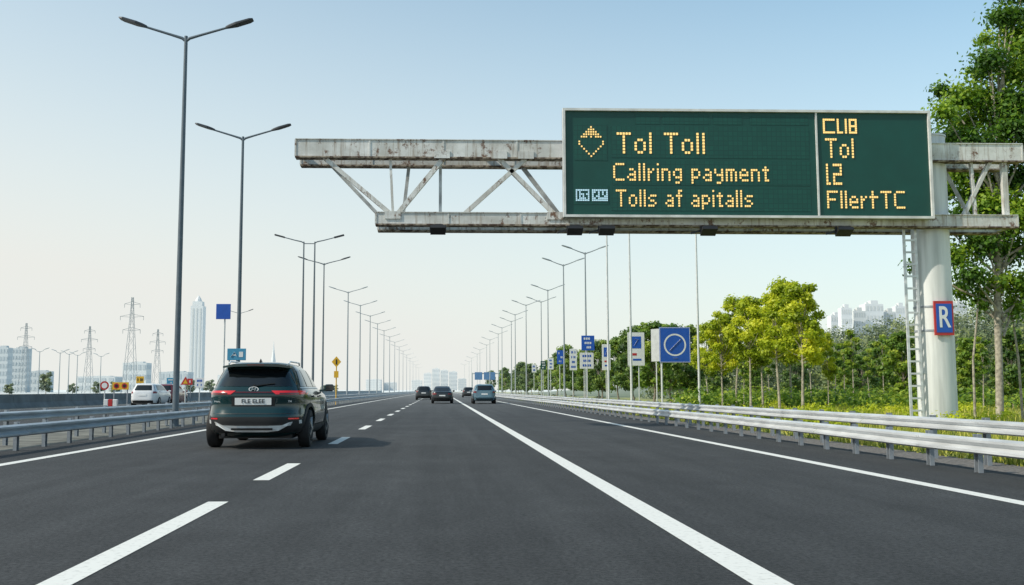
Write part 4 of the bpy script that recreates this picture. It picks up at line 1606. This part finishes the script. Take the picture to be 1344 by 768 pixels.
building('industrial_building', 'low wide building right of the tall left lamp', 208, 246, 488, 600, 'haze_b', 'haze_c', 2)
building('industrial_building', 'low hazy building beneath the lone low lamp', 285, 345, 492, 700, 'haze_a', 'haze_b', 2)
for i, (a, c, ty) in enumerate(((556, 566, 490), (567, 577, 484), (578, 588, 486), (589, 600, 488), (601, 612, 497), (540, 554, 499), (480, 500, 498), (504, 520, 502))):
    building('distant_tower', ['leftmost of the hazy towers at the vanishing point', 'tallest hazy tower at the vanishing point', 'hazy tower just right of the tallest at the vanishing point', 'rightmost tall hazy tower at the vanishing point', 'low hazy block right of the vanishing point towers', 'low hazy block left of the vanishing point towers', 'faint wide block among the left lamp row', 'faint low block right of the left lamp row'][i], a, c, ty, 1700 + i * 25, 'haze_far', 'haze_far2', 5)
MT['town'] = pm('town_wall', (.54, .56, .55), .95, 0, var=.05)  # town wall and window greys carry painted-in distance haze
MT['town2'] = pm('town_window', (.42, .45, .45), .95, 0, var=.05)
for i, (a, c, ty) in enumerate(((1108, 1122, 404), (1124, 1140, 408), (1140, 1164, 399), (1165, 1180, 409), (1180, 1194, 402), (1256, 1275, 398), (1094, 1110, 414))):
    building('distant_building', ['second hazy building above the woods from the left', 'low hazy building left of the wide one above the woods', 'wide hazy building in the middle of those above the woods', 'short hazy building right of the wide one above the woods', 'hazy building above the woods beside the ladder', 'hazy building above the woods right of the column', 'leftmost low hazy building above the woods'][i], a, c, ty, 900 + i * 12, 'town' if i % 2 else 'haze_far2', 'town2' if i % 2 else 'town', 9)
Y = 2200
xc = gx(257.5, Y)
ht = at(257, 402, Y).z
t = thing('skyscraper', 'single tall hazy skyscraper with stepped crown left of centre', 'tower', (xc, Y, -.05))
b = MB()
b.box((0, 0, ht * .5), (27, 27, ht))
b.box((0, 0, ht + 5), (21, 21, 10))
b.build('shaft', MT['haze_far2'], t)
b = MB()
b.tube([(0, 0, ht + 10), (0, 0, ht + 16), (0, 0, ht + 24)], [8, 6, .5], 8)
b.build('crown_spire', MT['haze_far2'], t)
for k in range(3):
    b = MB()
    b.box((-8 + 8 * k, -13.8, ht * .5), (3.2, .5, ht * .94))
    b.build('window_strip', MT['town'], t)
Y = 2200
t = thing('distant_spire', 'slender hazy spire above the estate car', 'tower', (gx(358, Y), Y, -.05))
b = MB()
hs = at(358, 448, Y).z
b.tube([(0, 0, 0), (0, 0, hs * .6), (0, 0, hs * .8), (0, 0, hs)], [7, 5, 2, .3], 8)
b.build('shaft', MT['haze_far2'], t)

MT['pylon'] = pm('pylon_steel', (.32, .35, .36), .7, 0, var=.05)  # steel colour paled to imitate distance haze
def pylon(label, px, topy, Y, wsc=1.0, first=None):
    h = at(px, topy, Y).z
    t = thing('power_pylon', label, 'pylon', (gx(px, Y), Y, -.05))
    b = MB()
    lv = [0, .18, .34, .48, .60, .70, .79, .87, .94, 1.0]
    wd = [h * .06 * wsc * (1 - v) ** 1.2 + .008 * h for v in lv]
    for i in range(len(lv) - 1):
        for sx_, sy_ in ((1, 1), (1, -1), (-1, 1), (-1, -1)):
            b.bar((sx_ * wd[i], sy_ * wd[i], h * lv[i]), (sx_ * wd[i + 1], sy_ * wd[i + 1], h * lv[i + 1]), .12, .12)
        for s in (-1, 1):
            b.bar((-wd[i], s * wd[i], h * lv[i]), (wd[i + 1], s * wd[i + 1], h * lv[i + 1]), .06, .06)
            b.bar((wd[i], s * wd[i], h * lv[i]), (-wd[i + 1], s * wd[i + 1], h * lv[i + 1]), .06, .06)
    b.build('lattice', MT['pylon'], t)
    for v, k in ((.66, .09), (.80, .12), (.93, .08)):
        b = MB()
        for s in (-1, 1):
            b.bar((0, 0, h * v + h * .025), (s * h * k, 0, h * v), .11, .11)
            b.bar((0, 0, h * v - h * .01), (s * h * k, 0, h * v), .11, .11)
            b.bar((s * h * k, 0, h * v), (s * h * k, 0, h * v - h * .04), .11, .11)
        b.build('crossarm', MT['pylon'], t)
    return t
pylon('tallest lattice pylon, left of the skyscraper', 170, 390, 330)
pylon('lattice pylon right of the tallest one', 205, 432, 400)
pylon('lattice pylon left of the tallest one', 115, 428, 380)
pylon('leftmost lattice pylon behind the apartment blocks', 31, 424, 400)
hd = make_tree('hazy round tree low on the far left plain', (gx(60, 210), 210, -.05), 5, 2.4, .15, LF_W, MT['bark'], 500, .7, 41, 'hazy_tree', 'hazy trees scattered on the left plain', nc=9)
for i, (px, Yv) in enumerate(((12, 200), (95, 240), (128, 220), (150, 260), (225, 250), (250, 280), (275, 300), (330, 300), (350, 330), (372, 300), (425, 380), (440, 420))):
    h = .5 + (i * 17 % 8) * .06
    dup(hd, (gx(px, Yv), Yv, -.05), i * 1.1, (h * 1.4, h * 1.4, h), group='hazy trees scattered on the left plain')
